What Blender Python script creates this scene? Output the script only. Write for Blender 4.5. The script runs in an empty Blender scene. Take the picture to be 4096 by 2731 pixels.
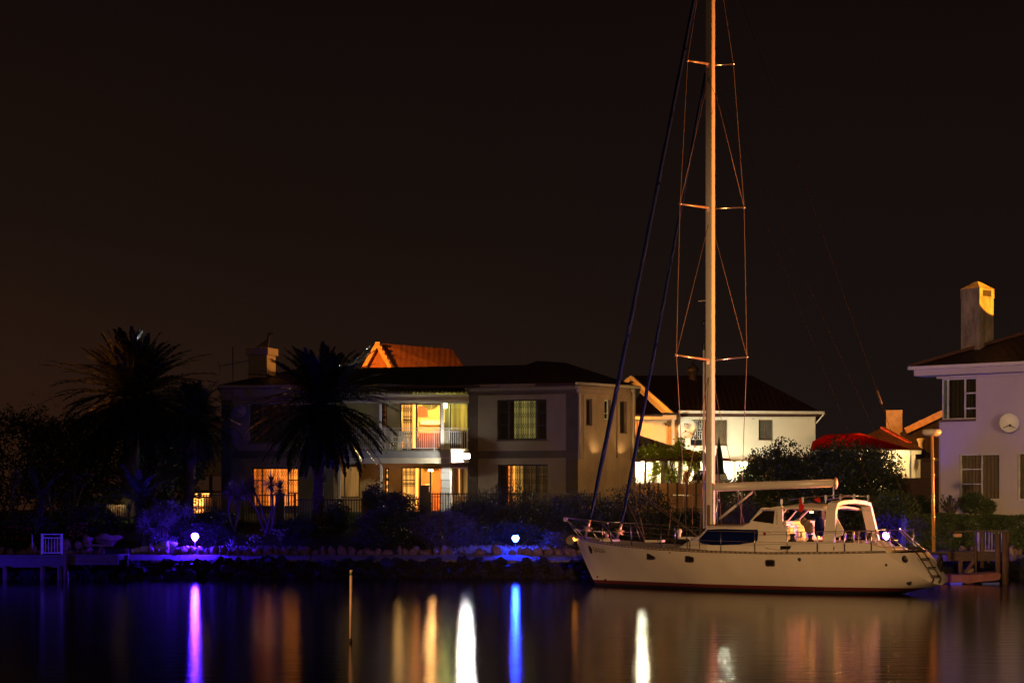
import bpy, math, random
from mathutils import Vector, Matrix, noise
R = random.Random(7)
S = bpy.context.scene
COL = S.collection
F, H0, YH, CX = 7964.0, 2.6, 2041.0, 2048.0
V = Vector

def at(x, y, D):
    return V(((x - CX) / F * D, D, H0 - (y - YH) / F * D))

# ------------------------------------------------------------------ materials
MATS = {}
def mat(name, col, rough=0.7, var=0.25, scale=3.0, bump=0.0, bscale=None, metal=0.0, spec=0.5, stretch=None, trans=0.0, col2=None):
    if name in MATS: return MATS[name]
    m = bpy.data.materials.new(name); m.use_nodes = True
    nt = m.node_tree; N = nt.nodes; L = nt.links
    b = N['Principled BSDF']
    b.inputs['Roughness'].default_value = rough
    b.inputs['Metallic'].default_value = metal
    b.inputs['Specular IOR Level'].default_value = spec
    tc = N.new('ShaderNodeTexCoord'); mp = N.new('ShaderNodeMapping')
    L.new(tc.outputs['Object'], mp.inputs['Vector'])
    if stretch: mp.inputs['Scale'].default_value = stretch
    nz = N.new('ShaderNodeTexNoise'); nz.inputs['Scale'].default_value = scale
    nz.inputs['Detail'].default_value = 6; nz.inputs['Roughness'].default_value = 0.65
    L.new(mp.outputs['Vector'], nz.inputs['Vector'])
    rp = N.new('ShaderNodeValToRGB')
    c2 = col2 if col2 else tuple(min(1, c * (1 + var)) for c in col)
    rp.color_ramp.elements[0].position = 0.3; rp.color_ramp.elements[1].position = 0.7
    rp.color_ramp.elements[0].color = tuple(c * (1 - var) for c in col) + (1,)
    rp.color_ramp.elements[1].color = tuple(c2) + (1,)
    L.new(nz.outputs['Fac'], rp.inputs['Fac']); L.new(rp.outputs['Color'], b.inputs['Base Color'])
    if bump:
        n2 = N.new('ShaderNodeTexNoise'); n2.inputs['Scale'].default_value = bscale or scale * 6
        n2.inputs['Detail'].default_value = 4
        L.new(mp.outputs['Vector'], n2.inputs['Vector'])
        bp_ = N.new('ShaderNodeBump'); bp_.inputs['Strength'].default_value = bump
        bp_.inputs['Distance'].default_value = 0.03
        L.new(n2.outputs['Fac'], bp_.inputs['Height']); L.new(bp_.outputs['Normal'], b.inputs['Normal'])
    MATS[name] = m
    return m

def emit(name, col, strength, stripes=None, base=(0.3, 0.25, 0.2)):
    """a material that gives off light (lamps, lit curtains)"""
    if name in MATS: return MATS[name]
    m = bpy.data.materials.new(name); m.use_nodes = True
    nt = m.node_tree; N = nt.nodes; L = nt.links
    b = N['Principled BSDF']; b.inputs['Base Color'].default_value = base + (1,)
    b.inputs['Roughness'].default_value = 0.8
    b.inputs['Emission Color'].default_value = col + (1,)
    b.inputs['Emission Strength'].default_value = strength
    if stripes:  # room light through curtain folds put into the glow as streaks
        tc = N.new('ShaderNodeTexCoord')
        mp = N.new('ShaderNodeMapping'); mp.inputs['Scale'].default_value = (stripes, stripes, 0.25)
        L.new(tc.outputs['Object'], mp.inputs['Vector'])
        nz = N.new('ShaderNodeTexNoise'); nz.inputs['Scale'].default_value = 1.0; nz.inputs['Detail'].default_value = 3
        L.new(mp.outputs['Vector'], nz.inputs['Vector'])
        mr = N.new('ShaderNodeMapRange'); mr.inputs['From Min'].default_value = 0.35; mr.inputs['From Max'].default_value = 0.65
        mr.inputs['To Min'].default_value = 0.25 * strength; mr.inputs['To Max'].default_value = 1.6 * strength
        L.new(nz.outputs['Fac'], mr.inputs['Value']); L.new(mr.outputs['Result'], b.inputs['Emission Strength'])
    MATS[name] = m
    return m

def glass(name, tint=(0.8, 0.85, 0.8), mix=0.12, rough=0.03):
    if name in MATS: return MATS[name]
    m = bpy.data.materials.new(name); m.use_nodes = True
    nt = m.node_tree; N = nt.nodes; L = nt.links
    N.remove(N['Principled BSDF'])
    t = N.new('ShaderNodeBsdfTransparent'); t.inputs['Color'].default_value = tint + (1,)
    g = N.new('ShaderNodeBsdfGlossy'); g.inputs['Roughness'].default_value = rough
    fr = N.new('ShaderNodeFresnel'); fr.inputs['IOR'].default_value = 1.5
    ad = N.new('ShaderNodeMath'); ad.operation = 'ADD'; ad.inputs[1].default_value = mix * 0.3; ad.use_clamp = True
    L.new(fr.outputs['Fac'], ad.inputs[0])
    mx = N.new('ShaderNodeMixShader'); L.new(ad.outputs[0], mx.inputs['Fac'])
    L.new(t.outputs[0], mx.inputs[1]); L.new(g.outputs[0], mx.inputs[2])
    L.new(mx.outputs[0], N['Material Output'].inputs['Surface'])
    MATS[name] = m
    return m

def canvas(name, col):
    if name in MATS: return MATS[name]
    m = bpy.data.materials.new(name); m.use_nodes = True; nt = m.node_tree; N = nt.nodes; L = nt.links
    N.remove(N['Principled BSDF'])
    d = N.new('ShaderNodeBsdfDiffuse'); t = N.new('ShaderNodeBsdfTranslucent'); x = N.new('ShaderNodeMixShader')
    n = N.new('ShaderNodeTexNoise'); n.inputs['Scale'].default_value = 1.5; n.inputs['Detail'].default_value = 5
    r = N.new('ShaderNodeValToRGB'); r.color_ramp.elements[0].position = .3; r.color_ramp.elements[1].position = .7
    r.color_ramp.elements[0].color = tuple(c * .75 for c in col) + (1,); r.color_ramp.elements[1].color = col + (1,)
    L.new(n.outputs['Fac'], r.inputs[0]); L.new(r.outputs[0], d.inputs[0]); L.new(r.outputs[0], t.inputs[0])
    x.inputs[0].default_value = .45; L.new(d.outputs[0], x.inputs[1]); L.new(t.outputs[0], x.inputs[2]); L.new(x.outputs[0], N['Material Output'].inputs['Surface'])
    MATS[name] = m; return m

def tile_mat(name, col, course=0.34, up='Z'):
    """tiled roof: courses follow height"""
    if name in MATS: return MATS[name]
    m = mat(name, col, rough=0.6, var=0.35, scale=2.0)
    nt = m.node_tree; N = nt.nodes; L = nt.links
    b = N['Principled BSDF']
    g = N.new('ShaderNodeTexCoord'); sp = N.new('ShaderNodeSeparateXYZ'); L.new(g.outputs['Object'], sp.inputs[0])
    def wave(sock, per):
        a = N.new('ShaderNodeMath'); a.operation = 'DIVIDE'; a.inputs[1].default_value = per
        L.new(sock, a.inputs[0])
        f = N.new('ShaderNodeMath'); f.operation = 'FRACT'; L.new(a.outputs[0], f.inputs[0]); return f.outputs[0]
    z = wave(sp.outputs['Z'], course * 0.35); x = wave(sp.outputs['X'], 0.3)
    s = N.new('ShaderNodeMath'); s.operation = 'SINE'
    mu = N.new('ShaderNodeMath'); mu.operation = 'MULTIPLY'; mu.inputs[1].default_value = 6.283; L.new(x, mu.inputs[0]); L.new(mu.outputs[0], s.inputs[0])
    h = N.new('ShaderNodeMath'); h.operation = 'MULTIPLY_ADD'; h.inputs[1].default_value = 0.1; L.new(s.outputs[0], h.inputs[0]); L.new(z, h.inputs[2])
    bp_ = N.new('ShaderNodeBump'); bp_.inputs['Strength'].default_value = 0.9; bp_.inputs['Distance'].default_value = 0.05
    bp_.invert = True
    L.new(h.outputs[0], bp_.inputs['Height']); L.new(bp_.outputs['Normal'], b.inputs['Normal'])
    return m

# ------------------------------------------------------------------ mesh builder
class MB:
    def __init__(s): s.v = []; s.f = []; s.sm = []
    def add(s, vs, fs, smooth=False):
        o = len(s.v); s.v += [tuple(p) for p in vs]
        for f in fs: s.f.append(tuple(i + o for i in f)); s.sm.append(smooth)
        return s
    def hexa(s, p):
        return s.add(p, [(0, 3, 2, 1), (4, 5, 6, 7), (0, 1, 5, 4), (1, 2, 6, 5), (2, 3, 7, 6), (3, 0, 4, 7)])
    def box(s, c, size, rz=0.0):
        c = V(c); a, b, h = size[0] / 2, size[1] / 2, size[2] / 2
        cs, sn = math.cos(rz), math.sin(rz)
        P = []
        for dz in (-h, h):
            for dx, dy in ((-a, -b), (a, -b), (a, b), (-a, b)):
                P.append((c.x + dx * cs - dy * sn, c.y + dx * sn + dy * cs, c.z + dz))
        return s.hexa(P)
    def bar(s, p0, p1, w, h, up=(0, 0, 1)):
        p0, p1 = V(p0), V(p1); d = (p1 - p0).normalized(); up = V(up)
        if abs(d.dot(up)) > 0.99: up = V((0, 1, 0))
        x = d.cross(up).normalized() * w / 2; z = x.cross(d).normalized() * h / 2
        return s.hexa([p0 - x - z, p0 + x - z, p1 + x - z, p1 - x - z, p0 - x + z, p0 + x + z, p1 + x + z, p1 - x + z])
    def tube(s, pts, r, n=8, cap=True):
        pts = [V(p) for p in pts]
        rs = r if isinstance(r, (list, tuple)) else [r] * len(pts)
        o = len(s.v); prev = None
        for i, p in enumerate(pts):
            d = (pts[min(i + 1, len(pts) - 1)] - pts[max(i - 1, 0)]).normalized()
            if prev is None:
                up = V((0, 0, 1)) if abs(d.z) < 0.9 else V((0, 1, 0))
                x = d.cross(up).normalized()
            else: x = (prev - d * prev.dot(d)).normalized()
            prev = x; y = d.cross(x)
            for k in range(n):
                a = 6.28318 * k / n
                s.v.append(tuple(p + (x * math.cos(a) + y * math.sin(a)) * rs[i]))
        for i in range(len(pts) - 1):
            for k in range(n):
                k2 = (k + 1) % n
                s.f.append((o + i * n + k, o + i * n + k2, o + (i + 1) * n + k2, o + (i + 1) * n + k)); s.sm.append(n > 4)
        if cap:
            s.f.append(tuple(o + k for k in range(n))[::-1]); s.sm.append(False)
            e = o + (len(pts) - 1) * n
            s.f.append(tuple(e + k for k in range(n))); s.sm.append(False)
        return s
    def prism(s, poly, ext):
        """poly: list of 3-D points; ext: extrusion vector"""
        poly = [V(p) for p in poly]; n = len(poly); e = V(ext)
        fs = [tuple(range(n)), tuple(range(2 * n - 1, n - 1, -1))]
        for i in range(n):
            j = (i + 1) % n; fs.append((i, i + n, j + n, j))
        return s.add(poly + [p + e for p in poly], fs)
    def lathe(s, c, prof, n=16, axis=None):
        """prof: list (r, h) round c along axis"""
        c = V(c); ax = V(axis or (0, 0, 1)).normalized()
        x = ax.cross(V((0, 1, 0)) if abs(ax.y) < 0.9 else V((1, 0, 0))).normalized(); y = ax.cross(x)
        o = len(s.v)
        for r, h in prof:
            for k in range(n):
                a = 6.28318 * k / n
                s.v.append(tuple(c + ax * h + (x * math.cos(a) + y * math.sin(a)) * max(r, 1e-4)))
        for i in range(len(prof) - 1):
            for k in range(n):
                k2 = (k + 1) % n
                s.f.append((o + i * n + k, o + i * n + k2, o + (i + 1) * n + k2, o + (i + 1) * n + k)); s.sm.append(True)
        return s
    def blob(s, c, r, seed=0, amp=0.25, n=8, flat=False):
        """irregular stone-like lump"""
        c = V(c); r = V(r) if not isinstance(r, (int, float)) else V((r, r, r)); o = len(s.v)
        for i in range(n + 1):
            th = math.pi * i / n
            for k in range(n * 2):
                ph = math.pi * k / n
                d = V((math.sin(th) * math.cos(ph), math.sin(th) * math.sin(ph), math.cos(th)))
                q = 1 + amp * 2 * noise.noise(d * 1.3 + V((seed * 3.1, seed * 1.7, seed)))
                s.v.append((c.x + d.x * r.x * q, c.y + d.y * r.y * q, c.z + d.z * r.z * q))
        for i in range(n):
            for k in range(n * 2):
                k2 = (k + 1) % (n * 2)
                s.f.append((o + i * 2 * n + k, o + (i + 1) * 2 * n + k, o + (i + 1) * 2 * n + k2, o + i * 2 * n + k2)); s.sm.append(not flat)
        return s
    def build(s, name, m, parent=None, origin=None, local=False):
        me = bpy.data.meshes.new(name)
        o = origin
        if o is None: o = root_loc(parent) if parent else V((0, 0, 0))
        if local: s.v = [(a + o[0], b + o[1], c + o[2]) for a, b, c in s.v]
        me.from_pydata([(a - o[0], b - o[1], c - o[2]) for a, b, c in s.v], [], s.f)
        me.polygons.foreach_set('use_smooth', s.sm)
        me.materials.append(m); me.update()
        ob = bpy.data.objects.new(name, me); COL.objects.link(ob)
        if parent: ob.parent = parent
        elif origin is not None: ob.location = origin
        return ob

def root_loc(o):
    while o.parent: o = o.parent
    return V(o.location)

def tag(o, label=None, cat=None, group=None, kind=None):
    if label: o['label'] = label
    if cat: o['category'] = cat
    if group: o['group'] = group
    if kind: o['kind'] = kind
    return o

def thing(name, label, cat, loc=(0, 0, 0), group=None):
    o = bpy.data.objects.new(name, None); COL.objects.link(o); o.location = loc
    o.empty_display_size = 0.2
    return tag(o, label, cat, group)

def copy_tree(o, parent=None, loc=None, rz=None, sc=None, label=None):
    c = o.copy(); COL.objects.link(c)
    if parent: c.parent = parent
    if loc is not None: c.location = loc
    if rz is not None: c.rotation_euler = (0, 0, rz)
    if sc is not None: c.scale = (sc, sc, sc) if isinstance(sc, (int, float)) else sc
    if label: c['label'] = label
    for ch in [x for x in o.children]: copy_tree(ch, c)
    return c

def textmesh(txt, name, m, parent, pos, xdir, updir, size, ext=0.004, sx=1.0):
    cu = bpy.data.curves.new(name, 'FONT'); cu.body = txt; cu.size = size; cu.extrude = ext
    cu.align_x = 'CENTER'; cu.align_y = 'CENTER'
    tmp = bpy.data.objects.new('tmp', cu); COL.objects.link(tmp)
    dg = bpy.context.evaluated_depsgraph_get(); dg.update()
    me = bpy.data.meshes.new_from_object(tmp.evaluated_get(dg))
    COL.objects.unlink(tmp); bpy.data.objects.remove(tmp)
    x = V(xdir).normalized(); u = V(updir); u = (u - x * u.dot(x)).normalized(); n = x.cross(u)
    o0 = root_loc(parent); pos = V(pos)
    for v in me.vertices:
        v.co = pos - o0 + x * v.co.x * sx + u * v.co.y + n * v.co.z
    me.materials.clear(); me.materials.append(m)
    ob = bpy.data.objects.new(name, me); COL.objects.link(ob); ob.parent = parent
    return ob

# ------------------------------------------------------------------ walls addressed along their own run
class Wall:
    def __init__(s, xa, Da, xb, Db):
        s.A = V(((xa - CX) / F * Da, Da)); s.B = V(((xb - CX) / F * Db, Db))
        s.d = (s.B - s.A).normalized(); s.n = V((s.d.y, -s.d.x)); s.L = (s.B - s.A).length
    def u(s, x, o=0.0):
        r = V(((x - CX) / F, 1.0)); A = s.A + s.n * o
        det = r.x * (-s.d.y) + s.d.x * r.y
        t = (A.x * (-s.d.y) + s.d.x * A.y) / det
        return (r * t - A).dot(s.d)
    def D(s, x, o=0.0): return (s.A + s.n * o + s.d * s.u(x, o)).y
    def z(s, x, y, o=0.0): return H0 - (y - YH) / F * s.D(x, o)
    def P(s, u, z, o=0.0):
        q = s.A + s.d * u + s.n * o
        return V((q.x, q.y, z))
    def px(s, x, y, o=0.0): return s.P(s.u(x, o), s.z(x, y, o), o)
    def rect(s, x0, y0, x1, y1, o=0.0):
        xm = (x0 + x1) / 2
        return s.u(x0, o), s.u(x1, o), s.z(xm, y1, o), s.z(xm, y0, o)
    def bx(s, mb, u0, u1, z0, z1, o0, o1):
        """o0 < o1: offsets along the outward normal"""
        return mb.hexa([s.P(u0, z0, o1), s.P(u1, z0, o1), s.P(u1, z0, o0), s.P(u0, z0, o0),
                        s.P(u0, z1, o1), s.P(u1, z1, o1), s.P(u1, z1, o0), s.P(u0, z1, o0)])
    def bpx(s, mb, x0, y0, x1, y1, o0, o1):
        u0, u1, z0, z1 = s.rect(x0, y0, x1, y1, o1)
        return s.bx(mb, u0, u1, z0, z1, o0, o1)
    def solid(s, mb, u0, u1, z0, z1, holes=(), th=0.25):
        us = sorted({u0, u1} | {h[0] for h in holes} | {h[1] for h in holes})
        for a, b in zip(us, us[1:]):
            m = (a + b) / 2; cuts = sorted((h[2], h[3]) for h in holes if h[0] < m < h[1]); z = z0
            for c0, c1 in cuts:
                if c0 > z + 1e-4: s.bx(mb, a, b, z, c0, -th, 0)
                z = c1
            if z1 > z + 1e-4: s.bx(mb, a, b, z, z1, -th, 0)

def frame_on(mb, W, r, w, o0, o1):
    u0, u1, z0, z1 = r
    W.bx(mb, u0, u0 + w, z0, z1, o0, o1); W.bx(mb, u1 - w, u1, z0, z1, o0, o1)
    W.bx(mb, u0 + w, u1 - w, z0, z0 + w, o0, o1); W.bx(mb, u0 + w, u1 - w, z1 - w, z1, o0, o1)

def lattice(mb, W, r, o, step=0.11, t=0.012, diamonds=True):
    """security gate: uprights with bands of crossed links"""
    u0, u1, z0, z1 = r; n = max(2, round((u1 - u0) / step)); st = (u1 - u0) / n
    for i in range(n + 1):
        u = u0 + i * st; W.bx(mb, u - t / 2, u + t / 2, z0, z1, o, o + t)
    if diamonds:
        H = z1 - z0
        for fz in (0.06, 0.34, 0.62, 0.88):
            zb = z0 + H * fz; hh = min(0.13, H * 0.1)
            for i in range(n):
                a, b = u0 + i * st, u0 + (i + 1) * st
                mb.bar(W.P(a, zb - hh, o + 0.02), W.P(b, zb + hh, o + 0.02), t, t)
                mb.bar(W.P(a, zb + hh, o + 0.02), W.P(b, zb - hh, o + 0.02), t, t)

def curtain(mb, W, r, o, amp=0.04, wl=0.16, seed=0):
    u0, u1, z0, z1 = r; n = max(6, int((u1 - u0) / wl * 6)); P = []
    rr = random.Random(seed)
    ph = rr.random() * 6
    for i in range(n + 1):
        u = u0 + (u1 - u0) * i / n
        a = amp * math.sin(u / wl * 6.283 + ph + 0.8 * math.sin(u * 5))
        P.append((W.P(u, z0, o + a), W.P(u, z1, o + a * 0.7), W.P(u, z0, o + a - 0.01), W.P(u, z1, o + a * 0.7 - 0.01)))
    vs = [q for p in P for q in p]; fs = []
    for i in range(n):
        k = i * 4; fs += [(k, k + 4, k + 5, k + 1), (k + 2, k + 3, k + 7, k + 6)]
    mb.add(vs, fs, True)

WALLC = None
def window(W, rpx, parent, mu=(), mz=(), fm=None, pm=None, cm=None, bars=None, sill=None, depth=0.12, fw=0.06, seed=0, label=None, curt=None, bm=None, cells=None):
    """window > pane, curtain, burglar_bars, sill"""
    r = W.rect(*rpx, o=0); u0, u1, z0, z1 = r
    mb = MB(); frame_on(mb, W, r, fw, -depth - 0.06, -depth)
    mus = [W.u(x) for x in mu]
    for u in mus: W.bx(mb, u - fw / 2, u + fw / 2, z0 + fw, z1 - fw, -depth - 0.05, -depth + 0.003)
    for (xa, xb, y) in mz:
        z = W.z((xa + xb) / 2, y); W.bx(mb, max(W.u(xa), u0 + fw), min(W.u(xb), u1 - fw), z - fw * 0.4, z + fw * 0.4, -depth - 0.045, -depth + 0.006)
    w = mb.build('window', fm, parent)
    if label: w['label'] = label
    if pm:
        q = MB(); W.bx(q, u0 + 0.01, u1 - 0.01, z0 + 0.01, z1 - 0.01, -depth - 0.035, -depth - 0.027)
        q.build('pane', pm, w)
    if cm:
        for i, (xa, xb, m) in enumerate(curt or [(rpx[0], rpx[2], cm)]):
            q = MB(); curtain(q, W, (max(W.u(xa), u0 - .02), min(W.u(xb), u1 + .02), z0 - 0.02, z1 + 0.02), -depth - 0.2, seed=seed + i)
            q.build('curtain', m or cm, w)
        q = MB(); W.bx(q, u0 - 0.1, u1 + 0.1, z0 - 0.1, z1 + 0.1, -depth - 0.42, -depth - 0.36)
        q.build('room_wall', MATS['room_dark'], w)
    if bars:
        q = MB(); lattice(q, W, (u0 + fw, u1 - fw, z0 + fw, z1 - fw), -depth - 0.12, diamonds=(bars == 'lattice'))
        q.build('burglar_bars', bm or MATS['bar_dark'], w)
    if sill:
        q = MB(); W.bx(q, u0 - 0.06, u1 + 0.06, z0 - 0.07, z0 - 0.002, -depth, 0.06)
        q.build('sill', sill, w)
    return w, r

# ------------------------------------------------------------------ foliage
def leaf(mb, p, d, up, l, w):
    """two-triangle pointed leaf"""
    d = d.normalized(); s = d.cross(up)
    if s.length < 1e-3: s = V((1, 0, 0))
    s = s.normalized() * w / 2; m = p + d * l * 0.45
    mb.add([p, m + s, p + d * l, m - s], [(0, 1, 2, 3)])

def rdir(r=R):
    z = r.uniform(-1, 1); a = r.uniform(0, 6.2832); q = math.sqrt(1 - z * z)
    return V((q * math.cos(a), q * math.sin(a), z))

def crown(mb, c, rad, n, ls=0.12, lw=0.07, seed=0, shell=0.55, amp=0.35, fr=1.6, floor=None):
    """leaf clumps through an uneven ellipsoid"""
    r = random.Random(seed); c = V(c); rad = V(rad)
    k = 0
    while k < n:
        d = rdir(r); q = 1 + amp * noise.noise(d * fr + V((seed * 1.3, seed, 0)))
        q += 0.14 * noise.noise(d * 5 + V((seed, 0, seed * 2)))
        t = (shell + (1 - shell) * r.random() ** 0.6) * q
        b = V((d.x * rad.x * t, d.y * rad.y * t, d.z * rad.z * t))
        m = 5
        for j in range(m):
            p = c + b + rdir(r) * ls * 1.1
            if floor is not None and p.z < floor: continue
            dd = (rdir(r) + d * 0.7 + V((0, 0, 0.25)))
            leaf(mb, p, dd, rdir(r), ls * r.uniform(0.7, 1.3), lw * r.uniform(0.7, 1.2))
        k += m
    return mb

def stems(mb, base, c, rad, n, r0, seed=0):
    r = random.Random(seed); base = V(base); c = V(c)
    for i in range(n):
        e = c + V((r.uniform(-.7, .7) * rad[0], r.uniform(-.6, .6) * rad[1], r.uniform(-.5, .5) * rad[2]))
        m = base.lerp(e, 0.5) + V((r.uniform(-.1, .1), r.uniform(-.1, .1), 0)) * rad[0]
        b = base + V((r.uniform(-.12, .12), r.uniform(-.1, .1), 0)) * rad[0]
        mb.tube([b, m, e], [r0, r0 * 0.65, r0 * 0.25], 6)
    return mb

def bush(name, label, c, rad, n, m, seed, cat='shrub', group=None, ls=0.12, lw=0.07, ground=None, shell=0.5, amp=0.35, trunk=0.04):
    c = V(c); g = ground if ground is not None else c.z - rad[2]
    t = thing(name, label, cat, (c.x, c.y, g), group)
    crown(MB(), c, rad, n, ls, lw, seed, shell, amp, floor=g).build('crown', m, t) if False else None
    mb = crown(MB(), c, rad, n, ls, lw, seed, shell, amp, floor=g); mb.build('crown', m, t)
    stems(MB(), (c.x, c.y, g - 0.05), c, rad, 5, trunk, seed).build('trunk', MATS['bark'], t)
    return t

def frond(mb, p, az, el, L, droop, nl, ll, lw, r, side=1.0, rach=0.02):
    pts = []; d = V((math.cos(az) * math.cos(el), math.sin(az) * math.cos(el), math.sin(el))); q = V(p); n = 9
    wob, wob2 = r.uniform(-.07, .07), r.uniform(-.07, .07)
    for i in range(n + 1):
        pts.append(q.copy()); q = q + d * L / n
        d = (d + V((wob * (i / n), wob2 * (i / n), -droop / n * (0.45 + 1.2 * (i / n) ** 1.5)))).normalized()
    mb.tube(pts, [rach * (1 - 0.85 * i / n) for i in range(n + 1)], 4, cap=False)
    for k in range(nl):
        f = 0.12 + 0.88 * k / nl; i = min(int(f * n), n - 1); t = f * n - i
        b = pts[i].lerp(pts[i + 1], t); dd = (pts[i + 1] - pts[i]).normalized()
        s = dd.cross(V((0, 0, 1)));
        if s.length < 0.05: s = V((math.sin(az), -math.cos(az), 0))
        s.normalize(); up = s.cross(dd)
        l = ll * math.sin(math.pi * min(1, 0.18 + 0.8 * f)) ** 0.6 * r.uniform(0.8, 1.1)
        for sg in (-1, 1):
            dl = (dd * (0.7 + 0.7 * f) + s * sg * side + up * r.uniform(-.1, .55) + rdir(r) * 0.22 - V((0, 0, 0.22)))
            leaf(mb, b, dl, up, l, lw)

def palm(name, label, base, top, Rr, nf, leafm, seed, ll=0.45, lw=0.05, trunk_r=0.2, group=None, el0=-0.7, droop=1.3, nl=78, skirt=True):
    r = random.Random(seed); base = V(base); top = V(top)
    t = thing(name, label, 'palm tree', base, group)
    mb = MB(); n = 14; pts = []; rs = []
    for i in range(n + 1):
        f = i / n; pts.append(base.lerp(top, f) - V((0, 0, 0.1 * (1 - f)))); rs.append(trunk_r * (1.15 - 0.25 * f) * (1.0 + (0.07 if i % 2 else -0.05)))
    mb.tube(pts, rs, 12)
    for i in range(110):       # old leaf bases
        f = r.random(); a = r.uniform(0, 6.28); p = base.lerp(top, f); rr = trunk_r * (1.12 - 0.25 * f)
        q = p + V((math.cos(a) * rr, math.sin(a) * rr, 0))
        mb.bar(q, q + V((math.cos(a) * 0.07, math.sin(a) * 0.07, 0.1)), 0.07, 0.03)
    mb.build('trunk', MATS['palm_bark'], t)
    mb = MB()
    for i in range(nf):
        f = (i + 0.5) / nf; el = el0 + (1.4 - el0) * f ** 1.15 + r.uniform(-.18, .18); az = i * 2.39996 + r.uniform(-.2, .2)
        L = Rr * (0.66 + 0.46 * max(0, math.cos(el))) * r.uniform(0.82, 1.1)
        frond(mb, top + V((0, 0, 0.25 * f)), az, el, L, droop * r.uniform(0.7, 1.25) * (1.15 - 0.5 * f), nl, ll, lw, r)
    mb.build('crown', leafm, t)
    if skirt:
        mb = MB()
        for i in range(5):
            a = r.uniform(0, 6.28); q = top + V((math.cos(a) * .2, math.sin(a) * .2, -0.1))
            e = q + V((math.cos(a) * .7, math.sin(a) * .7, -0.9)); mb.tube([q, q.lerp(e, .5) + V((0, 0, .15)), e], [.02, .018, .01], 5)
            for k in range(40):
                p = e + V((r.uniform(-.22, .22), r.uniform(-.22, .22), r.uniform(-.3, .25))); mb.blob(p, 0.02, k, 0.1, 3)
        mb.build('fruit_stalks', MATS['fruit'], t)
    return t

def rosette(mb, c, n, L, w, seed, el=(-0.3, 1.4), curve=0.0, axis=None):
    r = random.Random(seed); c = V(c)
    for i in range(n):
        az = i * 2.39996; e = el[0] + (el[1] - el[0]) * ((i + .5) / n) + r.uniform(-.1, .1)
        d = V((math.cos(az) * math.cos(e), math.sin(az) * math.cos(e), math.sin(e)))
        s = d.cross(V((0, 0, 1)));
        if s.length < .05: s = V((1, 0, 0))
        s.normalize(); l = L * r.uniform(0.8, 1.15); ww = w / 2
        if curve == 0:
            p1 = c + d * l * 0.4; p2 = c + d * l + V((0, 0, -0.1 * l * math.cos(e)))
            mb.add([c - s * ww * .6, c + s * ww * .6, p1 + s * ww, p2, p1 - s * ww], [(0, 1, 2, 3, 4)])
        else:
            q = V(c); dd = d.copy(); P = []; k = 6
            for j in range(k + 1):
                W_ = ww * (1 - (j / k) ** 2 * 0.95); up = s.cross(dd)
                P += [q - s * W_ + up * W_ * .4, q + s * W_ + up * W_ * .4, q - up * W_ * .5]; q = q + dd * l / k
                dd = (dd + V((0, 0, -curve / k)) + V((0, 0, curve * 1.5 / k)) * (j > 3)).normalized()
            fs = []
            for j in range(k):
                for a, b in ((0, 1), (1, 2), (2, 0)):
                    fs.append((j * 3 + a, j * 3 + b, j * 3 + 3 + b, j * 3 + 3 + a))
            mb.add(P, fs, True)
    return mb
# ------------------------------------------------------------------ palette
mat('room_dark', (0.02, 0.018, 0.016)); mat('bar_dark', (0.03, 0.028, 0.028), rough=0.5)
mat('bark', (0.09, 0.065, 0.045), bump=0.6, scale=9); mat('palm_bark', (0.07, 0.05, 0.035), bump=0.8, scale=8, rough=0.9)
mat('fruit', (0.22, 0.1, 0.03))
PL_BEIGE = mat('plaster_beige', (0.165, 0.13, 0.09), var=0.2, scale=0.8, stretch=(1, 1, .45), bump=0.15, rough=0.85)
PL_DARK = mat('plaster_taupe', (0.062, 0.045, 0.036), var=0.3, scale=.9, bump=0.15, rough=0.85)
PL_CREAM = mat('plaster_cream', (0.42, 0.36, 0.25), var=0.1, scale=1.0, bump=0.1, rough=0.8)
PL_WHITE = mat('plaster_white', (0.66, 0.62, 0.52), var=0.06, scale=0.8, bump=0.1, rough=0.8)
PL_STAIN = mat('plaster_stained', (0.28, 0.2, 0.12), var=0.28, scale=1.3, bump=0.2, rough=0.85, stretch=(1, 1, 0.5))
PL_PINK = mat('plaster_pale', (0.5, 0.45, 0.37), var=0.1, scale=0.6, stretch=(1, 1, .5), bump=0.12, rough=0.85)
TRIM = mat('white_trim', (0.62, 0.58, 0.5), var=0.08, rough=0.5)
TRIMD = mat('brown_gutter', (0.14, 0.1, 0.075), var=0.1, rough=0.5)
FR_DARK = mat('dark_timber', (0.018, 0.014, 0.012), rough=0.5)
FR_WHITE = mat('white_frame', (0.55, 0.55, 0.48), rough=0.4)
FR_BROWN = mat('brown_timber', (0.12, 0.07, 0.04), rough=0.5)
GL = glass('window_glass'); GLD = mat('night_glass', (0.012, 0.011, 0.012), rough=0.08, spec=0.8, var=0.1)
CUR_DK = mat('dim_curtain', (0.075, 0.05, 0.04), scale=3, var=0.3, stretch=(8, 8, 0.3))
CUR_PK = mat('buff_curtain', (0.45, 0.29, 0.22), scale=3, var=0.25, stretch=(8, 8, 0.3))
TILE_D = tile_mat('roof_tile_dark', (0.035, 0.018, 0.014)); TILE_R = tile_mat('roof_tile_red', (0.07, 0.028, 0.02))
TILE_O = tile_mat('roof_tile_terracotta', (0.32, 0.13, 0.07))
STEEL = mat('steel', (0.55, 0.55, 0.56), rough=0.28, metal=1.0, var=0.05)
RAIL = mat('rail_paint', (0.5, 0.48, 0.44), rough=0.35, var=0.05)
BRICK = mat('brick_brown', (0.09, 0.05, 0.035), bump=0.3, scale=5)
CONC = mat('concrete', (0.17, 0.15, 0.13), bump=0.3, scale=2, rough=0.9, var=0.18)
STONE = mat('sandstone', (0.22, 0.145, 0.10), bump=0.6, scale=4, var=0.35, rough=0.9)
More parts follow.
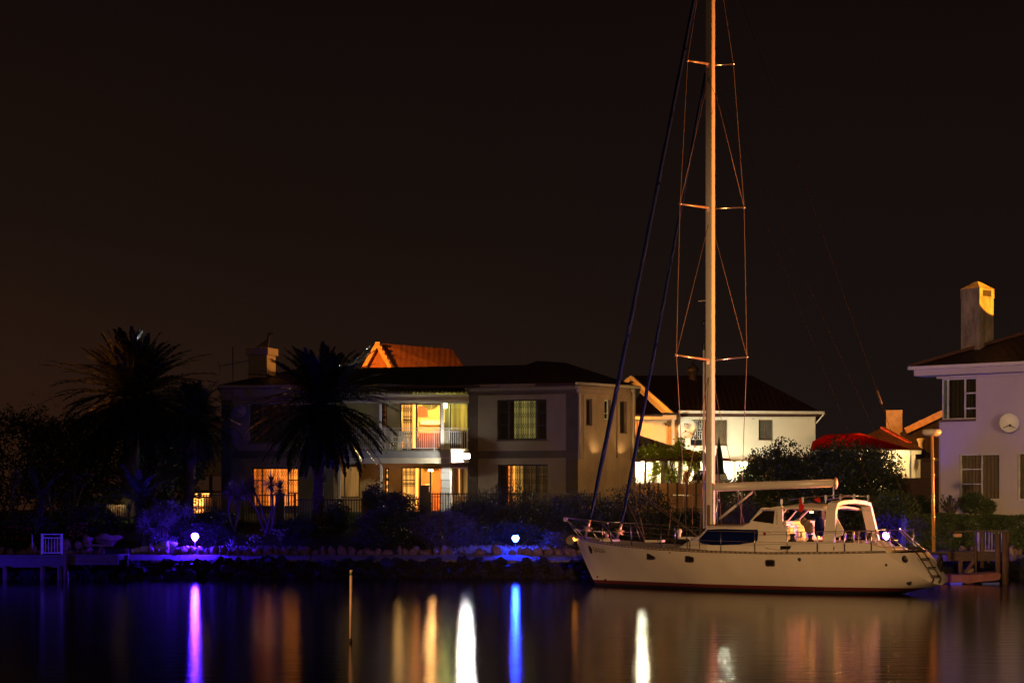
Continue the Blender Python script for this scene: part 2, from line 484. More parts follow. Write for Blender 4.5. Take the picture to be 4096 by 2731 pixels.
RIP = mat('riprap_rock', (0.02, 0.016, 0.014), bump=0.7, scale=4, var=0.45, rough=0.85)
GRASS = mat('lawn_green', (0.05, 0.085, 0.02), scale=6, var=0.4, bump=0.5)
SOIL = mat('garden_soil', (0.05, 0.036, 0.026), scale=2, var=0.4, bump=0.5)
LEAF_D = mat('leaf_dark', (0.03, 0.045, 0.018), rough=0.45, scale=1.2, var=0.5)
LEAF_M = mat('leaf_mid', (0.07, 0.10, 0.03), rough=0.45, scale=1.5, var=0.45)
LEAF_V = canvas('leaf_vine', (.42, .5, .04))
LEAF_G = mat('leaf_grey', (0.09, 0.09, 0.075), rough=0.6, scale=2, var=0.35)
LEAF_P = mat('leaf_palm', (0.022, 0.026, 0.011), rough=0.22, scale=1, var=0.4, spec=.8)
LEAF_A = mat('leaf_aloe', (0.15, 0.16, 0.13), rough=0.35, scale=3, var=0.25)
LEAF_Y = mat('leaf_yucca', (0.12, 0.12, 0.05), rough=0.4, scale=2, var=0.3)
WOODW = mat('weathered_wood', (0.12, 0.085, 0.07), scale=3, var=0.4, bump=0.5, stretch=(1, 8, 8))
PILEW = mat('pile_wood', (0.15, 0.09, 0.055), scale=4, var=0.45, bump=0.6, stretch=(4, 4, 0.5))

# ------------------------------------------------------------------ camera, sky, render
cam = bpy.data.cameras.new('camera'); co = bpy.data.objects.new('camera', cam); COL.objects.link(co)
co.location = (0, 0, H0); co.rotation_euler = (math.pi / 2, 0, 0)
cam.sensor_width = 36; cam.lens = F / 4096 * 36; cam.shift_y = (YH - 2731 / 2) / 4096
cam.clip_end = 9000; S.camera = co
S.view_settings.view_transform = 'Standard'; S.view_settings.look = 'None'; S.view_settings.exposure = 0; S.view_settings.gamma = 1
c = S.cycles
c.use_denoising = True; c.max_bounces = 6; c.diffuse_bounces = 2; c.glossy_bounces = 3; c.transparent_max_bounces = 12
c.caustics_reflective = False; c.caustics_refractive = False; c.sample_clamp_indirect = 4
try: c.use_light_tree = True
except Exception: pass

w = bpy.data.worlds.new('World'); S.world = w; w.use_nodes = True
N = w.node_tree.nodes; L = w.node_tree.links
tc = N.new('ShaderNodeTexCoord'); sp = N.new('ShaderNodeSeparateXYZ'); L.new(tc.outputs['Generated'], sp.inputs[0])
def ramp(cols):
    rp = N.new('ShaderNodeValToRGB'); cr = rp.color_ramp
    for i, (p, cc) in enumerate(cols):
        e = cr.elements[i] if i < 2 else cr.elements.new(p)
        e.position = p; e.color = cc + (1,)
    return rp
ra = ramp([(0.0, (0.0255, 0.0090, 0.0040)), (0.07, (0.0185, 0.0080, 0.0046)), (0.14, (0.0105, 0.0052, 0.0034)), (0.27, (0.0058, 0.0030, 0.0025)), (1.0, (0.003, 0.002, 0.0018))])
rb = ramp([(0.0, (0.0110, 0.0072, 0.0060)), (0.08, (0.0092, 0.0056, 0.0046)), (0.27, (0.0052, 0.0028, 0.0024)), (1.0, (0.003, 0.002, 0.0018))])
L.new(sp.outputs['Z'], ra.inputs[0]); L.new(sp.outputs['Z'], rb.inputs[0])
mr = N.new('ShaderNodeMapRange'); mr.inputs['From Min'].default_value = -0.24; mr.inputs['From Max'].default_value = 0.16
L.new(sp.outputs['X'], mr.inputs['Value'])
mx = N.new('ShaderNodeMix'); mx.data_type = 'RGBA'; L.new(mr.outputs[0], mx.inputs['Factor'])
L.new(ra.outputs[0], mx.inputs['A']); L.new(rb.outputs[0], mx.inputs['B'])
# high faint cloud in the town's glow
nz = N.new('ShaderNodeTexNoise'); nz.inputs['Scale'].default_value = 3.0; nz.inputs['Detail'].default_value = 5
L.new(tc.outputs['Generated'], nz.inputs['Vector'])
mm = N.new('ShaderNodeMapRange'); mm.inputs['To Min'].default_value = 0.8; mm.inputs['To Max'].default_value = 1.2; L.new(nz.outputs['Fac'], mm.inputs['Value'])
L.new(mx.outputs['Result'], N['Background'].inputs['Color']); L.new(mm.outputs[0], N['Background'].inputs['Strength'])

def lamp(name, kind, loc, power, col, radius=0.1, aim=None, spot=None, blend=0.4):
    l = bpy.data.lights.new(name, kind); l.energy = power; l.color = col
    if kind in ('POINT', 'SPOT'): l.shadow_soft_size = radius
    o = bpy.data.objects.new(name, l); COL.objects.link(o); o.location = loc
    if aim is not None: o.rotation_euler = (V(aim) - V(loc)).to_track_quat('-Z', 'Y').to_euler()
    if spot: l.spot_size = math.radians(spot); l.spot_blend = blend
    return o
# far quay lamps behind the camera, sodium amber
sun = bpy.data.lights.new('quay_glow', 'SUN'); sun.energy = 0.085; sun.color = (1.0, 0.52, 0.22); sun.angle = math.radians(3)
so = bpy.data.objects.new('quay_glow', sun); COL.objects.link(so)
so.rotation_euler = (V((0.12, 1, -0.16))).to_track_quat('-Z', 'Y').to_euler()
lamp('quay_street_lamp', 'SPOT', (2, 22, 8), 31000, (1.0, 0.53, 0.22), 0.3, aim=(9.5, 64, 2.5), spot=40, blend=0.9)
lamp('marker_fill_spot', 'SPOT', (-9, 32, 5), 2600, (1.0, 0.40, 0.14), 0.2, aim=(-3.2, 39.2, .6), spot=22)  # narrow spot added to brighten the marker pole
lamp('quay_lamp_right', 'SPOT', (21, 44, 5), 6800, (1.0, 0.66, 0.42), 0.15, aim=(21, 80, 6.5), spot=26, blend=.6)
lamp('street_lamp_right', 'SPOT', (40, 64.5, 1.4), 150000, (1.0, 0.28, 0.06), 0.15, aim=(8, 66, 10.3), spot=31.5, blend=.08)

lamp('chimney_fill_spot', 'SPOT', (42, 88, 14), 110000, (1.0, 0.38, 0.08), 0.2, aim=(-11.7, 93.5, 10.0), spot=2.2, blend=.3)  # narrow spot added to light the side of the main chimney
lamp('radar_pole_fill_spot', 'SPOT', (34, 69, 7), 30000, (1.0, 0.38, 0.05), 0.15, aim=(13.4, 63.3, 3.0), spot=11, blend=.6)  # extra spot added to brighten the radar pole in amber
lamp('marina_violet_lamp', 'SPOT', (20.3, 65.8, 1.3), 3600, (.16, .02, 1.0), .1, aim=(14, 67, .5), spot=75, blend=.6)
# ------------------------------------------------------------------ water and ground
def water_mat():
    m = bpy.data.materials.new('harbour_water'); m.use_nodes = True; nt = m.node_tree; N = nt.nodes; L = nt.links
    N.remove(N['Principled BSDF'])
    d = N.new('ShaderNodeBsdfDiffuse'); d.inputs['Color'].default_value = (0.004, 0.004, 0.005, 1)
    g = N.new('ShaderNodeBsdfAnisotropic') if hasattr(bpy.types, 'ShaderNodeBsdfAnisotropic') else N.new('ShaderNodeBsdfGlossy')
    try: g.distribution = 'BECKMANN'
    except Exception: pass
    g.inputs['Roughness'].default_value = 0.155; g.inputs['Color'].default_value = (0.95, 0.95, 0.95, 1)
    tc = N.new('ShaderNodeTexCoord'); mp = N.new('ShaderNodeMapping'); mp.inputs['Scale'].default_value = (0.5, 1.6, 1)
    L.new(tc.outputs['Object'], mp.inputs['Vector'])
    n = N.new('ShaderNodeTexNoise'); n.inputs['Scale'].default_value = 1.4; n.inputs['Detail'].default_value = 4; L.new(mp.outputs[0], n.inputs['Vector'])
    b = N.new('ShaderNodeBump'); b.inputs['Strength'].default_value = 0.35; b.inputs['Distance'].default_value = 0.02
    L.new(n.outputs['Fac'], b.inputs['Height']); L.new(b.outputs[0], g.inputs['Normal'])
    fr = N.new('ShaderNodeFresnel'); fr.inputs['IOR'].default_value = 1.33
    mu = N.new('ShaderNodeMath'); mu.operation = 'MULTIPLY'; mu.inputs[1].default_value = 0.9; L.new(fr.outputs[0], mu.inputs[0])
    mx = N.new('ShaderNodeMixShader'); L.new(mu.outputs[0], mx.inputs[0]); L.new(d.outputs[0], mx.inputs[1]); L.new(g.outputs[0], mx.inputs[2])
    L.new(mx.outputs[0], N['Material Output'].inputs['Surface']); return m
m_ = MB()
xs = [-400, -60, -20, 0, 20, 60, 400]; ys = [-60, 0, 30, 50, 65, 80]
m_.add([(x, y, 0) for y in ys for x in xs], [(j * 7 + i, j * 7 + i + 1, (j + 1) * 7 + i + 1, (j + 1) * 7 + i) for j in range(5) for i in range(6)])
tag(m_.build('water', water_mat()), 'still dark harbour water streaked with coloured light reflections', kind='structure')

PROF = [(60, -2.5), (74, -1.6), (76.2, -0.25), (76.8, 0.0), (78.4, 0.5), (78.9, 0.62), (79.4, 0.72), (80.2, 0.85), (82, 1.15), (84, 1.6), (86, 2.02), (88.5, 2.34), (91, 2.45), (100, 2.5), (140, 2.55), (400, 2.6), (1200, 3), (4000, 3)]
def gz(y):
    for (a, za), (b, zb) in zip(PROF, PROF[1:]):
        if a <= y <= b: return za + (zb - za) * (y - a) / (b - a)
    return 3
def sheet(xs, ys, zf, wob):
    vs = []
    for y in ys:
        for x in xs: vs.append((x, y, zf(y) + wob * noise.noise(V((x * .4, y * .4, 0)))))
    n = len(xs); return MB().add(vs, [(j * n + i, j * n + i + 1, (j + 1) * n + i + 1, (j + 1) * n + i) for j in range(len(ys) - 1) for i in range(n - 1)], True)
gx = [-3000, -800, -200, -60] + [-40 + 0.8 * i for i in range(101)] + [60, 200, 800, 3000]
gy = [60, 70, 74, 75.5] + [76.2 + 0.5 * i for i in range(31)] + [92.5, 95, 100, 110, 140, 400, 1200, 4000]
tag(sheet(gx, gy, gz, 0.05).build('ground', SOIL), 'dark sloping garden ground behind the bank', kind='structure')
# lawn between fence and house
lx = [-21 + 0.5 * i for i in range(62)]
tag(sheet(lx, [85.8 + .5 * i for i in range(15)], lambda y: gz(y) + 0.035, 0.05).build('lawn', GRASS), 'lawn lit green behind the fence', kind='structure')
gr = MB(); rr = random.Random(3)
for i in range(16000):
    x = rr.uniform(-9.5, 4); y = rr.uniform(86.2, 91); p = V((x, y, gz(y) + 0.03))
    leaf(gr, p, V((rr.uniform(-.4, .4), rr.uniform(-.4, .4), 1)), V((rr.uniform(-1, 1), 1, 0)), rr.uniform(.07, .13), .022)
tag(gr.build('grass', GRASS), 'short green grass on the lawn in front of the house', 'grass', kind='stuff')

# ------------------------------------------------------------------ bank: kerb ledge, rocks
t = thing('bank_wall', 'long flat concrete bank wall cap catching blue and purple lamplight', 'wall', (0, 79, 0))
mb = MB(); x = -34.0; k = 0
while x < 34:
    l = 2.6; mb.prism([(x + .01, 78.6, .46), (x + .01, 78.6, .64 + .012 * math.sin(k * 2.3)), (x + .01, 79.4, .845), (x + .01, 79.4, .46)], (l - .02, 0, 0)); x += l; k += 1
mb.build('coping', mat('coping_concrete', (.22, .2, .19), bump=.4, scale=2, var=.25, rough=.9), t)
mb = MB(); mb.box((0, 79.25, 0.2), (68, 0.3, 0.5)); mb.build('footing', CONC, t)

rr = random.Random(11)
def stone_proto(name, label, cat, group, m, seed, r, loc):
    t = thing(name, label, cat, loc, group)
    return t
protos = []
lab_e = 'rough upright sandstone lump in the row edging the garden along the bank wall'
pm = []
for k in range(5):
    q = MB().blob((0, 0, 0.1), (0.16, 0.13, 0.21), k + 2, 0.32, 7); pm.append(q)
x = -20.6; first = {}; n_e = 0
while x < 21.5:
    w_ = rr.uniform(0.22, 0.5); X = x + w_ / 2; k = rr.randrange(5)
    px = X / 79.6 * F + CX
    skip = (430 < px < 520) or (520 < px < 740 and rr.random() < .5) or (1830 < px < 1880) or (px > 2330 and px < 3830)
    if not skip:
        if k not in first:
            o = pm[k].build('edging_stone', STONE, None, origin=V((X, 79.62, 0.78)), local=True); tag(o, lab_e, 'stone', 'edging stones along the bank wall'); first[k] = o
        else:
            o = first[k].copy(); COL.objects.link(o); o.location = (X, 79.62 + rr.uniform(-.04, .06), 0.82)
        o.rotation_euler = (0, 0, rr.uniform(0, 6.28)); s = w_ / 0.32; o.scale = (s, s, rr.uniform(0.65, 1.25))
        n_e += 1
    x += w_ * 0.95 if rr.random() < .85 else w_ * 1.5
pr = []
for k in range(6):
    o = MB().blob((0, 0, 0), (0.3, 0.26, 0.2), k + 20, 0.4, 6, flat=True).build('bank_rock', RIP, None, origin=V((0, 0, -50)), local=True)
    tag(o, 'dark angular rock in the pile sloping from the bank wall to the water', 'rock', 'rocks of the sloping bank'); pr.append(o)
used = [False] * 6; n_r = 0
for i in range(285):
    X = -20.5 + 26 * rr.random() if i < 235 else rr.uniform(16, 21.5)
    f = rr.random() ** 0.85; Y = 76.5 + f * 2.05; Z = gz(Y) + 0.04
    k = rr.randrange(6)
    if not used[k]: o = pr[k]; used[k] = True
    else: o = pr[k].copy(); COL.objects.link(o)
    o.location = (X, Y, Z); o.rotation_euler = (rr.uniform(-.5, .5), rr.uniform(-.5, .5), rr.uniform(0, 6.28)); s = rr.uniform(0.5, 1.25); o.scale = (s, s, s * rr.uniform(.7, 1.1)); n_r += 1
# small stones between the big rocks
sm = MB(); 
for i in range(2600):
    X = rr.uniform(-21, 22); Y = rr.uniform(76.3, 78.7); sz = rr.uniform(.05, .12)
    sm.blob((X, Y, gz(Y) + 0.02), (sz, sz, sz * .7), i, 0.4, 3, flat=True)
tag(sm.build('rubble', RIP), 'small stones filling the gaps of the rock bank', 'rubble', kind='stuff')

# ------------------------------------------------------------------ garden lamps
def garden_lamp(px, py, D, label, col, stren, r=0.1):
    p = at(px, py, D); g = gz(D)
    t = thing('garden_lamp', label, 'lamp', (p.x, p.y, g))
    MB().tube([(p.x, p.y, g - .1), (p.x, p.y, p.z - 0.08)], 0.02, 8).build('stem', STEEL, t)
    MB().lathe((p.x, p.y, p.z), [(0, -.16), (.05, -.15), (.07, -.08), (.075, -0.05)], 12).build('socket', mat('lamp_socket', (.05, .05, .06)), t)
    MB().lathe(p, [(0.0, -r * 1.25), (r * .55, -r * .8), (r * .95, -r * .1), (r, r * .3), (r * .7, r * .85), (0.0, r)], 16).build('bulb', emit('bulb_' + label.split()[0] + label.split()[1], col, stren), t)
    MB().lathe(p, [(r * .82, -.075), (r * .75, -.11), (r * .5, -.135), (0, -.145)], 16, axis=(0, -1, -.12)).build('added_hood', mat('lamp_socket', (.05, .05, .06)), t)  # hood added to keep lamplight off the house and plants behind
    return t
garden_lamp(780, 2146, 79.9, 'violet garden floodlight behind the bank wall below the big palm', (0.05, 0.008, 1.0), 1150, 0.145)
garden_lamp(2062, 2153, 80.0, 'blue garden floodlight behind the bank wall in front of the dark shrubs', (0.006, 0.028, 1.0), 800, 0.135)
garden_lamp(3545, 2142, 79.9, 'deep purple garden floodlight seen over the stern of the yacht', (0.05, 0.010, 1.0), 620, 0.145)
lamp('jetty_blue_lamp', 'SPOT', (-21.5, 69.5, .9), 1300, (.03, .008, 1.0), .1, aim=(-15.5, 74.5, .45), spot=80)

# ------------------------------------------------------------------ main house
GH = gz(91)
E_WARM = emit('curtain_orange_lit', (1.0, 0.215, 0.03), 2.1, stripes=9)
E_YEL = emit('curtain_yellow_lit', (1.0, 0.30, 0.04), 3.2, stripes=9)
E_OLV = emit('curtain_olive_lit', (0.62, 0.45, 0.13), 0.42, stripes=8)
E_DIM = emit('curtain_brown_lit', (0.5, 0.22, 0.08), 0.10, stripes=8)
E_GRN = emit('curtain_green_lit', (0.95, 0.55, 0.08), 0.75, stripes=5)
house = thing('main_house', 'large two storey beige house with dark hipped roof and lit balcony', 'house', (-2, 92, GH))
W1 = Wall(885, 91, 1335, 91); W2 = Wall(1872, 91.3, 2312, 89.8); W3 = Wall(2312, 89.8, 2542, 92.6)
W4 = Wall(1330, 93.4, 1880, 93.4); WF = Wall(1330, 91.3, 1880, 91.3)
Z0 = GH - 0.3; ZE = 8.15
def walls(name, W, holes, m, z1=ZE, u0=0, u1=None, th=.25, z0=None):
    mb = MB(); W.solid(mb, u0, W.L if u1 is None else u1, Z0 if z0 is None else z0, z1, holes, th); return mb.build(name, m, house)
h1 = [W1.rect(998, 1616, 1185, 1768), W1.rect(1008, 1870, 1196, 2027)]
walls('wall', W1, h1, PL_DARK)
h2 = [W2.rect(1990, 1597, 2187, 1758), W2.rect(1993, 1857, 2192, 2032)]
walls('wall', W2, h2, PL_DARK)
lamp('side_wall_fill_spot', 'SPOT', W3.P(W3.L * .6, 6.8, 4.5), 330, (1, .58, .22), .1, aim=W3.P(W3.L * .5, 5.6, 0), spot=100, blend=.6)  # unseen soft spot added to warm the stained side wall
lamp('under_balcony_lamp', 'POINT', WF.P(WF.u(1590), WF.z(1590, 1866), -.8), 15, (1, .5, .13), .12)
h3 = [W3.rect(2345, 1595, 2369, 1702), W3.rect(2418, 1598, 2444, 1678), W3.rect(2480, 1604, 2508, 1733)]
walls('wall', W3, h3, PL_STAIN)
for x_ in (2395, 2500): lamp('side_wall_washer', 'SPOT', W3.px(x_, 1835, .35), 45, (1, .62, .25), .04, aim=W3.px(x_, 1650, .0), spot=95, blend=.8)
# raised plaster fields and string courses
mb = MB()
for W, a, b, hs in ((W1, 925, 1335, h1), (W2, 1912, 2264, h2)):
    for y0, y1 in ((1578 if W is W2 else 1612, 1802), (1832, 2075)):
        u0, u1, z0, z1 = W.rect(a, y0, b, y1)
        for hh in hs: pass
        hs2 = [h for h in hs if h[2] > z0 - .3 and h[3] < z1 + .3]
        us = sorted({u0, u1} | {h[0] for h in hs2} | {h[1] for h in hs2})
        for p, q in zip(us, us[1:]):
            m = (p + q) / 2; cs = sorted((h[2], h[3]) for h in hs2 if h[0] < m < h[1]); z = z0
            for c0, c1 in cs:
                if c0 > z: W.bx(mb, p, q, z, c0, 0.003, 0.03)
                z = max(z, c1)
            if z1 > z: W.bx(mb, p, q, z, z1, 0.003, 0.03)
        mb.build('plaster_panel', PL_BEIGE, house); mb = MB()
mb = MB()
for W, a, b in ((W1, 885, 924), (W2, 1872, 1911), (W2, 2265, 2312)):
    u0, u1, z0, z1 = W.rect(a, 1580, b, 2075); n = 11
    for i in range(n):
        W.bx(mb, u0 + .01, u1 - .01, z0 + (z1 - z0) * i / n + 0.02, z0 + (z1 - z0) * (i + 1) / n - 0.02, 0.003, 0.05)
    mb.build('corner_quoins', PL_DARK, house); mb = MB()
mb = MB()
for W in (W1, W2): W.bx(mb, -0.05, W.L + .05, W.z(W is W1 and 1100 or 2100, 1560 if W is W2 else 1600), W.z(W is W1 and 1100 or 2100, 1545 if W is W2 else 1552), 0.0, 0.16); mb.build('cornice', PL_BEIGE, house); mb = MB()
W1.bpx(mb, 930, 1600, 1330, 1612, 0.0, 0.2)
mb.build('cornice', PL_BEIGE, house)
# windows of the left and right blocks
window(W1, (998, 1616, 1185, 1768), house, mu=(1050,), mz=((998, 1050, 1668), (998, 1050, 1718)), fm=FR_DARK, pm=GL, cm=CUR_DK, bars=None, sill=PL_DARK, seed=1)
window(W1, (1008, 1870, 1196, 2027), house, mu=(1048, 1152), mz=((1008, 1048, 1920), (1152, 1196, 1919), (1152, 1196, 1971)), fm=FR_DARK, pm=GL, cm=E_WARM,
       curt=[(1008, 1060, emit('curtain_dark_orange_lit', (1, .17, .015), 1.4, stripes=9)), (1060, 1196, E_WARM)], bars='lattice', sill=PL_DARK, seed=2, label='brightly lit orange window behind the yucca plants')
window(W2, (1990, 1597, 2187, 1758), house, mu=(2032, 2143), mz=((1990, 2032, 1648), (1990, 2032, 1700), (2143, 2187, 1648), (2143, 2187, 1700)), fm=FR_DARK, pm=GL, cm=CUR_DK,
       curt=[(1990, 2050, CUR_DK), (2050, 2142, E_OLV), (2142, 2187, CUR_DK)], bars='lattice', sill=PL_DARK, seed=3, label='upper window with pale olive lit curtains')
window(W2, (1993, 1857, 2192, 2032), house, mu=(2040, 2143), mz=((1993, 2040, 1905), (2143, 2192, 1905)), fm=FR_DARK, pm=GL, cm=CUR_DK,
       curt=[(1993, 2026, CUR_DK), (2026, 2042, E_WARM), (2042, 2052, E_YEL), (2052, 2084, emit('curtain_tan_lit', (1, .45, .1), .45, stripes=10)), (2084, 2192, E_DIM)], bars='lattice', sill=PL_DARK, seed=4, label='lower window with a yellow gap between brown curtains')
window(W3, (2345, 1595, 2369, 1702), house, fm=FR_DARK, pm=GLD, depth=.18, seed=5)
window(W3, (2418, 1598, 2444, 1678), house, mz=((2418, 2444, 1652),), fm=FR_WHITE, pm=GL, cm=emit('pane_green_lit', (.8, .95, .3), 1.6), depth=.18, sill=PL_STAIN, seed=6, label='small lit greenish bathroom window')
window(W3, (2480, 1604, 2508, 1733), house, fm=FR_DARK, pm=GLD, depth=.18, seed=7)
# side wall: pilasters, string course, downpipes, cornice
mb = MB()
for a, b in ((2316, 2332), (2334, 2338), (2470, 2475), (2525, 2540)): W3.bpx(mb, a, 1580, b, 1830, 0.002, 0.07)
W3.bpx(mb, 2314, 1558, 2541, 1576, 0.002, 0.12); W3.bpx(mb, 2314, 1545, 2541, 1557, 0.0, 0.2)
mb.build('wall_moulding', PL_STAIN, house)
for a in (2317, 2530):
    q = MB(); q.bar(W3.px(a, 1548, .3), W3.px(a, 1566, .3), .14, .14); q.tube([W3.px(a, 1566, .3), W3.px(a + 4, 1580, .22), W3.px(a + 3, 1600, .12), W3.px(a + 2, 1836, .12)], .045, 8); q.build('downpipe', PL_CREAM, house)
# gutters
for W, a, b, y in ((W1, 868, 1345, 1545), (W2, 1858, 2320, 1540), (W3, 2306, 2560, 1541)):
    q = MB(); za = W.z((a + b) / 2, y, .45); q.bar(W.P(W.u(a, .45), za, .45), W.P(W.u(b, .45), za, .45), .12, .12); q.build('gutter', TRIMD if W is not W3 else PL_CREAM, house)
# roofs
def hip(mb, pts, faces): mb.add(pts, faces)
def roofmesh(eave, ridge, faces, m, parent, th=0.12):
    P = [V(p) for p in eave + ridge]
    mb = MB(); mb.add(P + [p - V((0, 0, th)) for p in P], faces + [tuple(len(P) + i for i in f[::-1]) for f in faces] +
                      [(i, (i + 1) % len(eave), (i + 1) % len(eave) + len(P), i + len(P)) for i in range(len(eave))])
    return mb.build('roof', m, parent)
ev = 8.3
e = [at(866, 1546, 90.6), at(2000, 1546, 90.6), V((1.0, 102, ev)), V((-14.6, 102, ev))]
for p in e: p.z = ev
rd = [V((-10.4, 96, 9.42)), V((0.9, 96, 9.62))]
rf = roofmesh(e, rd, [(0, 1, 5, 4), (1, 2, 5), (2, 3, 4, 5), (3, 0, 4)], TILE_D, house)
e = [at(1858, 1538, 90.9), at(2318, 1532, 89.2), at(2562, 1540, 92.3), V((6.4, 102, ev)), V((-2.3, 102, ev))]
for p in e: p.z = ev + 0.02
rd = [at(2150, 1443, 95), at(2262, 1450, 96)]
roofmesh(e, rd, [(0, 1, 5), (1, 2, 6, 5), (2, 3, 6), (3, 4, 5, 6), (4, 0, 5)], tile_mat('roof_tile_maroon', (0.05, 0.02, 0.016)), house)
# chimney with bird shaped cowl
q = MB(); p = at(1048, 1480, 93.5); q.box((p.x, p.y, p.z), (0.98, 0.9, 1.9), -0.35); chm = q.build('chimney', mat('chimney_plaster', (.3, .24, .16), var=.12, bump=.2), house)
q = MB(); q.box((p.x, p.y, at(0, 1408, 93.5).z), (1.16, 1.06, 0.32), -0.35); q.build('chimney_cap', MATS['chimney_plaster'], chm)
q = MB(); c0 = at(1052, 1392, 93.4)
q.prism([at(x, y, 93.5) for x, y in ((1028, 1385), (1067, 1355), (1071, 1330), (1095, 1331), (1078, 1343), (1072, 1385))], (0, .28, 0)); q.box((c0.x, 93.6, c0.z), (.55, .5, .12), .35)
q.build('cowl', mat('cowl_iron', (.02, .018, .018), rough=.6), chm)
# balcony recess
door = W4.rect(1600, 1612, 1764, 1796); door2 = W4.rect(1605, 1867, 1768, 2048)
sw = W4.rect(1527, 1612, 1547, 1700); sw2 = W4.rect(1540, 1872, 1556, 1985)
ZB = WF.z(1600, 1800)
walls('wall', W4, [door, sw, (W4.u(1795), W4.u(1872), ZB + .1, W4.z(1800, 1612))], mat('plaster_olive', (.33, .29, .12), var=.12, scale=1.2, bump=.15), z0=ZB - .2)
walls('wall', W4, [door2, sw2, W4.rect(1345, 1862, 1440, 1990), W4.rect(1812, 1868, 1874, 1985)], mat('plaster_ochre', (.4, .25, .1), var=.1), z0=Z0, z1=ZB - .21)
q = MB(); q.hexa([WF.P(0, ZB - .22, 0), WF.P(WF.L, ZB - .22, 0), W4.P(W4.L, ZB - .22, 0), W4.P(0, ZB - .22, 0), WF.P(0, ZB, 0), WF.P(WF.L, ZB, 0), W4.P(W4.L, ZB, 0), W4.P(0, ZB, 0)])
q.build('balcony_floor', CONC, house)
q = MB(); WF.bpx(q, 1330, 1803, 1795, 1831, .003, .08); q.build('fascia', mat('fascia_grey', (.2, .19, .17), var=.1), house)
q = MB(); WF.bpx(q, 1330, 1831, 1763, 1853, .003, .14); WF.bpx(q, 1330, 1578, 1876, 1600, 0.0, .16); WF.bpx(q, 1330, 1601, 1876, 1612, 0.0, .22); q.build('beam', PL_CREAM, house)
# corrugated sheet under the eave
q = MB(); vs = []; n = 120
u0, u1 = WF.u(1490, .5), WF.u(1876, .5); z = WF.z(1650, 1570, .5)
for i in range(n + 1):
    u = u0 + (u1 - u0) * i / n; a = .03 * math.sin(i * 6.283 / 5)
    vs += [WF.P(u, z + a, .5), WF.P(u, z + .12 + a, -.4)]
q.add(vs, [(2 * i, 2 * i + 2, 2 * i + 3, 2 * i + 1) for i in range(n)], True); q.build('corrugated_sheet', mat('sheet_metal', (.35, .33, .28), rough=.4, var=.1), house)
# side wall of the left part of recess and pillars
for xa, xb, ya, yb, m in ((1517, 1526, 1612, 1798, TRIM), (1763, 1775, 1612, 1798, TRIM), (1520, 1529, 1853, 2075, TRIM), (1352, 1362, 1853, 2075, TRIM), (1800, 1808, 1870, 2075, TRIM)):
    q = MB(); WF.bpx(q, xa, ya, xb, yb, -.12, .02); q.build('post', m, house)
q = MB(); u0, u1 = WF.u(1765), WF.u(1799); zz0, zz1 = GH - .2, WF.z(1780, 1800)
n = 9
for i in range(n): WF.bx(q, u0, u1, zz0 + (zz1 - zz0) * i / n + .015, zz0 + (zz1 - zz0) * (i + 1) / n - .015, -.5, .12)
q.build('pillar', mat('pillar_grey', (.3, .29, .26), var=.1, bump=.2), house)
# lit wall under the flood light
q = MB(); WF.bpx(q, 1763, 1803, 1876, 1850, .0, .1); WF.bpx(q, 1806, 1797, 1874, 1849, .12, .6); q.build('bay_head', PL_WHITE, house)
# left bay glazing (downstairs) and bits
window(W4, (1345, 1862, 1440, 1990), house, mu=(1378,), fm=FR_BROWN, pm=GL, cm=emit('curtain_amber_lit', (1, .42, .12), .33, stripes=3), seed=8)
window(W4, (1812, 1868, 1874, 1985), house, mu=(1832,), fm=TRIM, pm=GL, cm=emit('curtain_peach_lit', (1, .45, .12), .42, stripes=3), seed=9, curt=[(1812, 1832, CUR_PK), (1832, 1838, E_YEL), (1838, 1874, emit('curtain_peach_lit', (1, .45, .12), .42))])
window(W4, (1527, 1612, 1547, 1700), house, mz=((1527, 1547, 1668),), fm=FR_DARK, pm=GL, cm=E_WARM, bars='lattice', seed=10)
window(W4, (1540, 1872, 1556, 1985), house, mz=((1540, 1556, 1917),), fm=FR_DARK, pm=GL, cm=E_YEL, bars='lattice', seed=11)
# upstairs side glazing with net curtain
r = (W4.u(1795), W4.u(1872), ZB + .1, W4.z(1800, 1612)); q = MB(); frame_on(q, W4, r, .05, -.1, .02); fr_ = q.build('window', TRIM, house)
q = MB(); W4.bx(q, r[0], r[1], r[2], r[3], -.06, -.05); q.build('pane', GL, fr_)
q = MB(); curtain(q, W4, (r[0] + .1, r[1], r[2] + .9, r[3]), -.22, .05, .3); q.build('curtain', E_GRN, fr_)
q = MB(); W4.bx(q, r[0], r[1], r[2], r[3], -.5, -.45); q.build('room_wall', MATS['room_dark'], fr_)
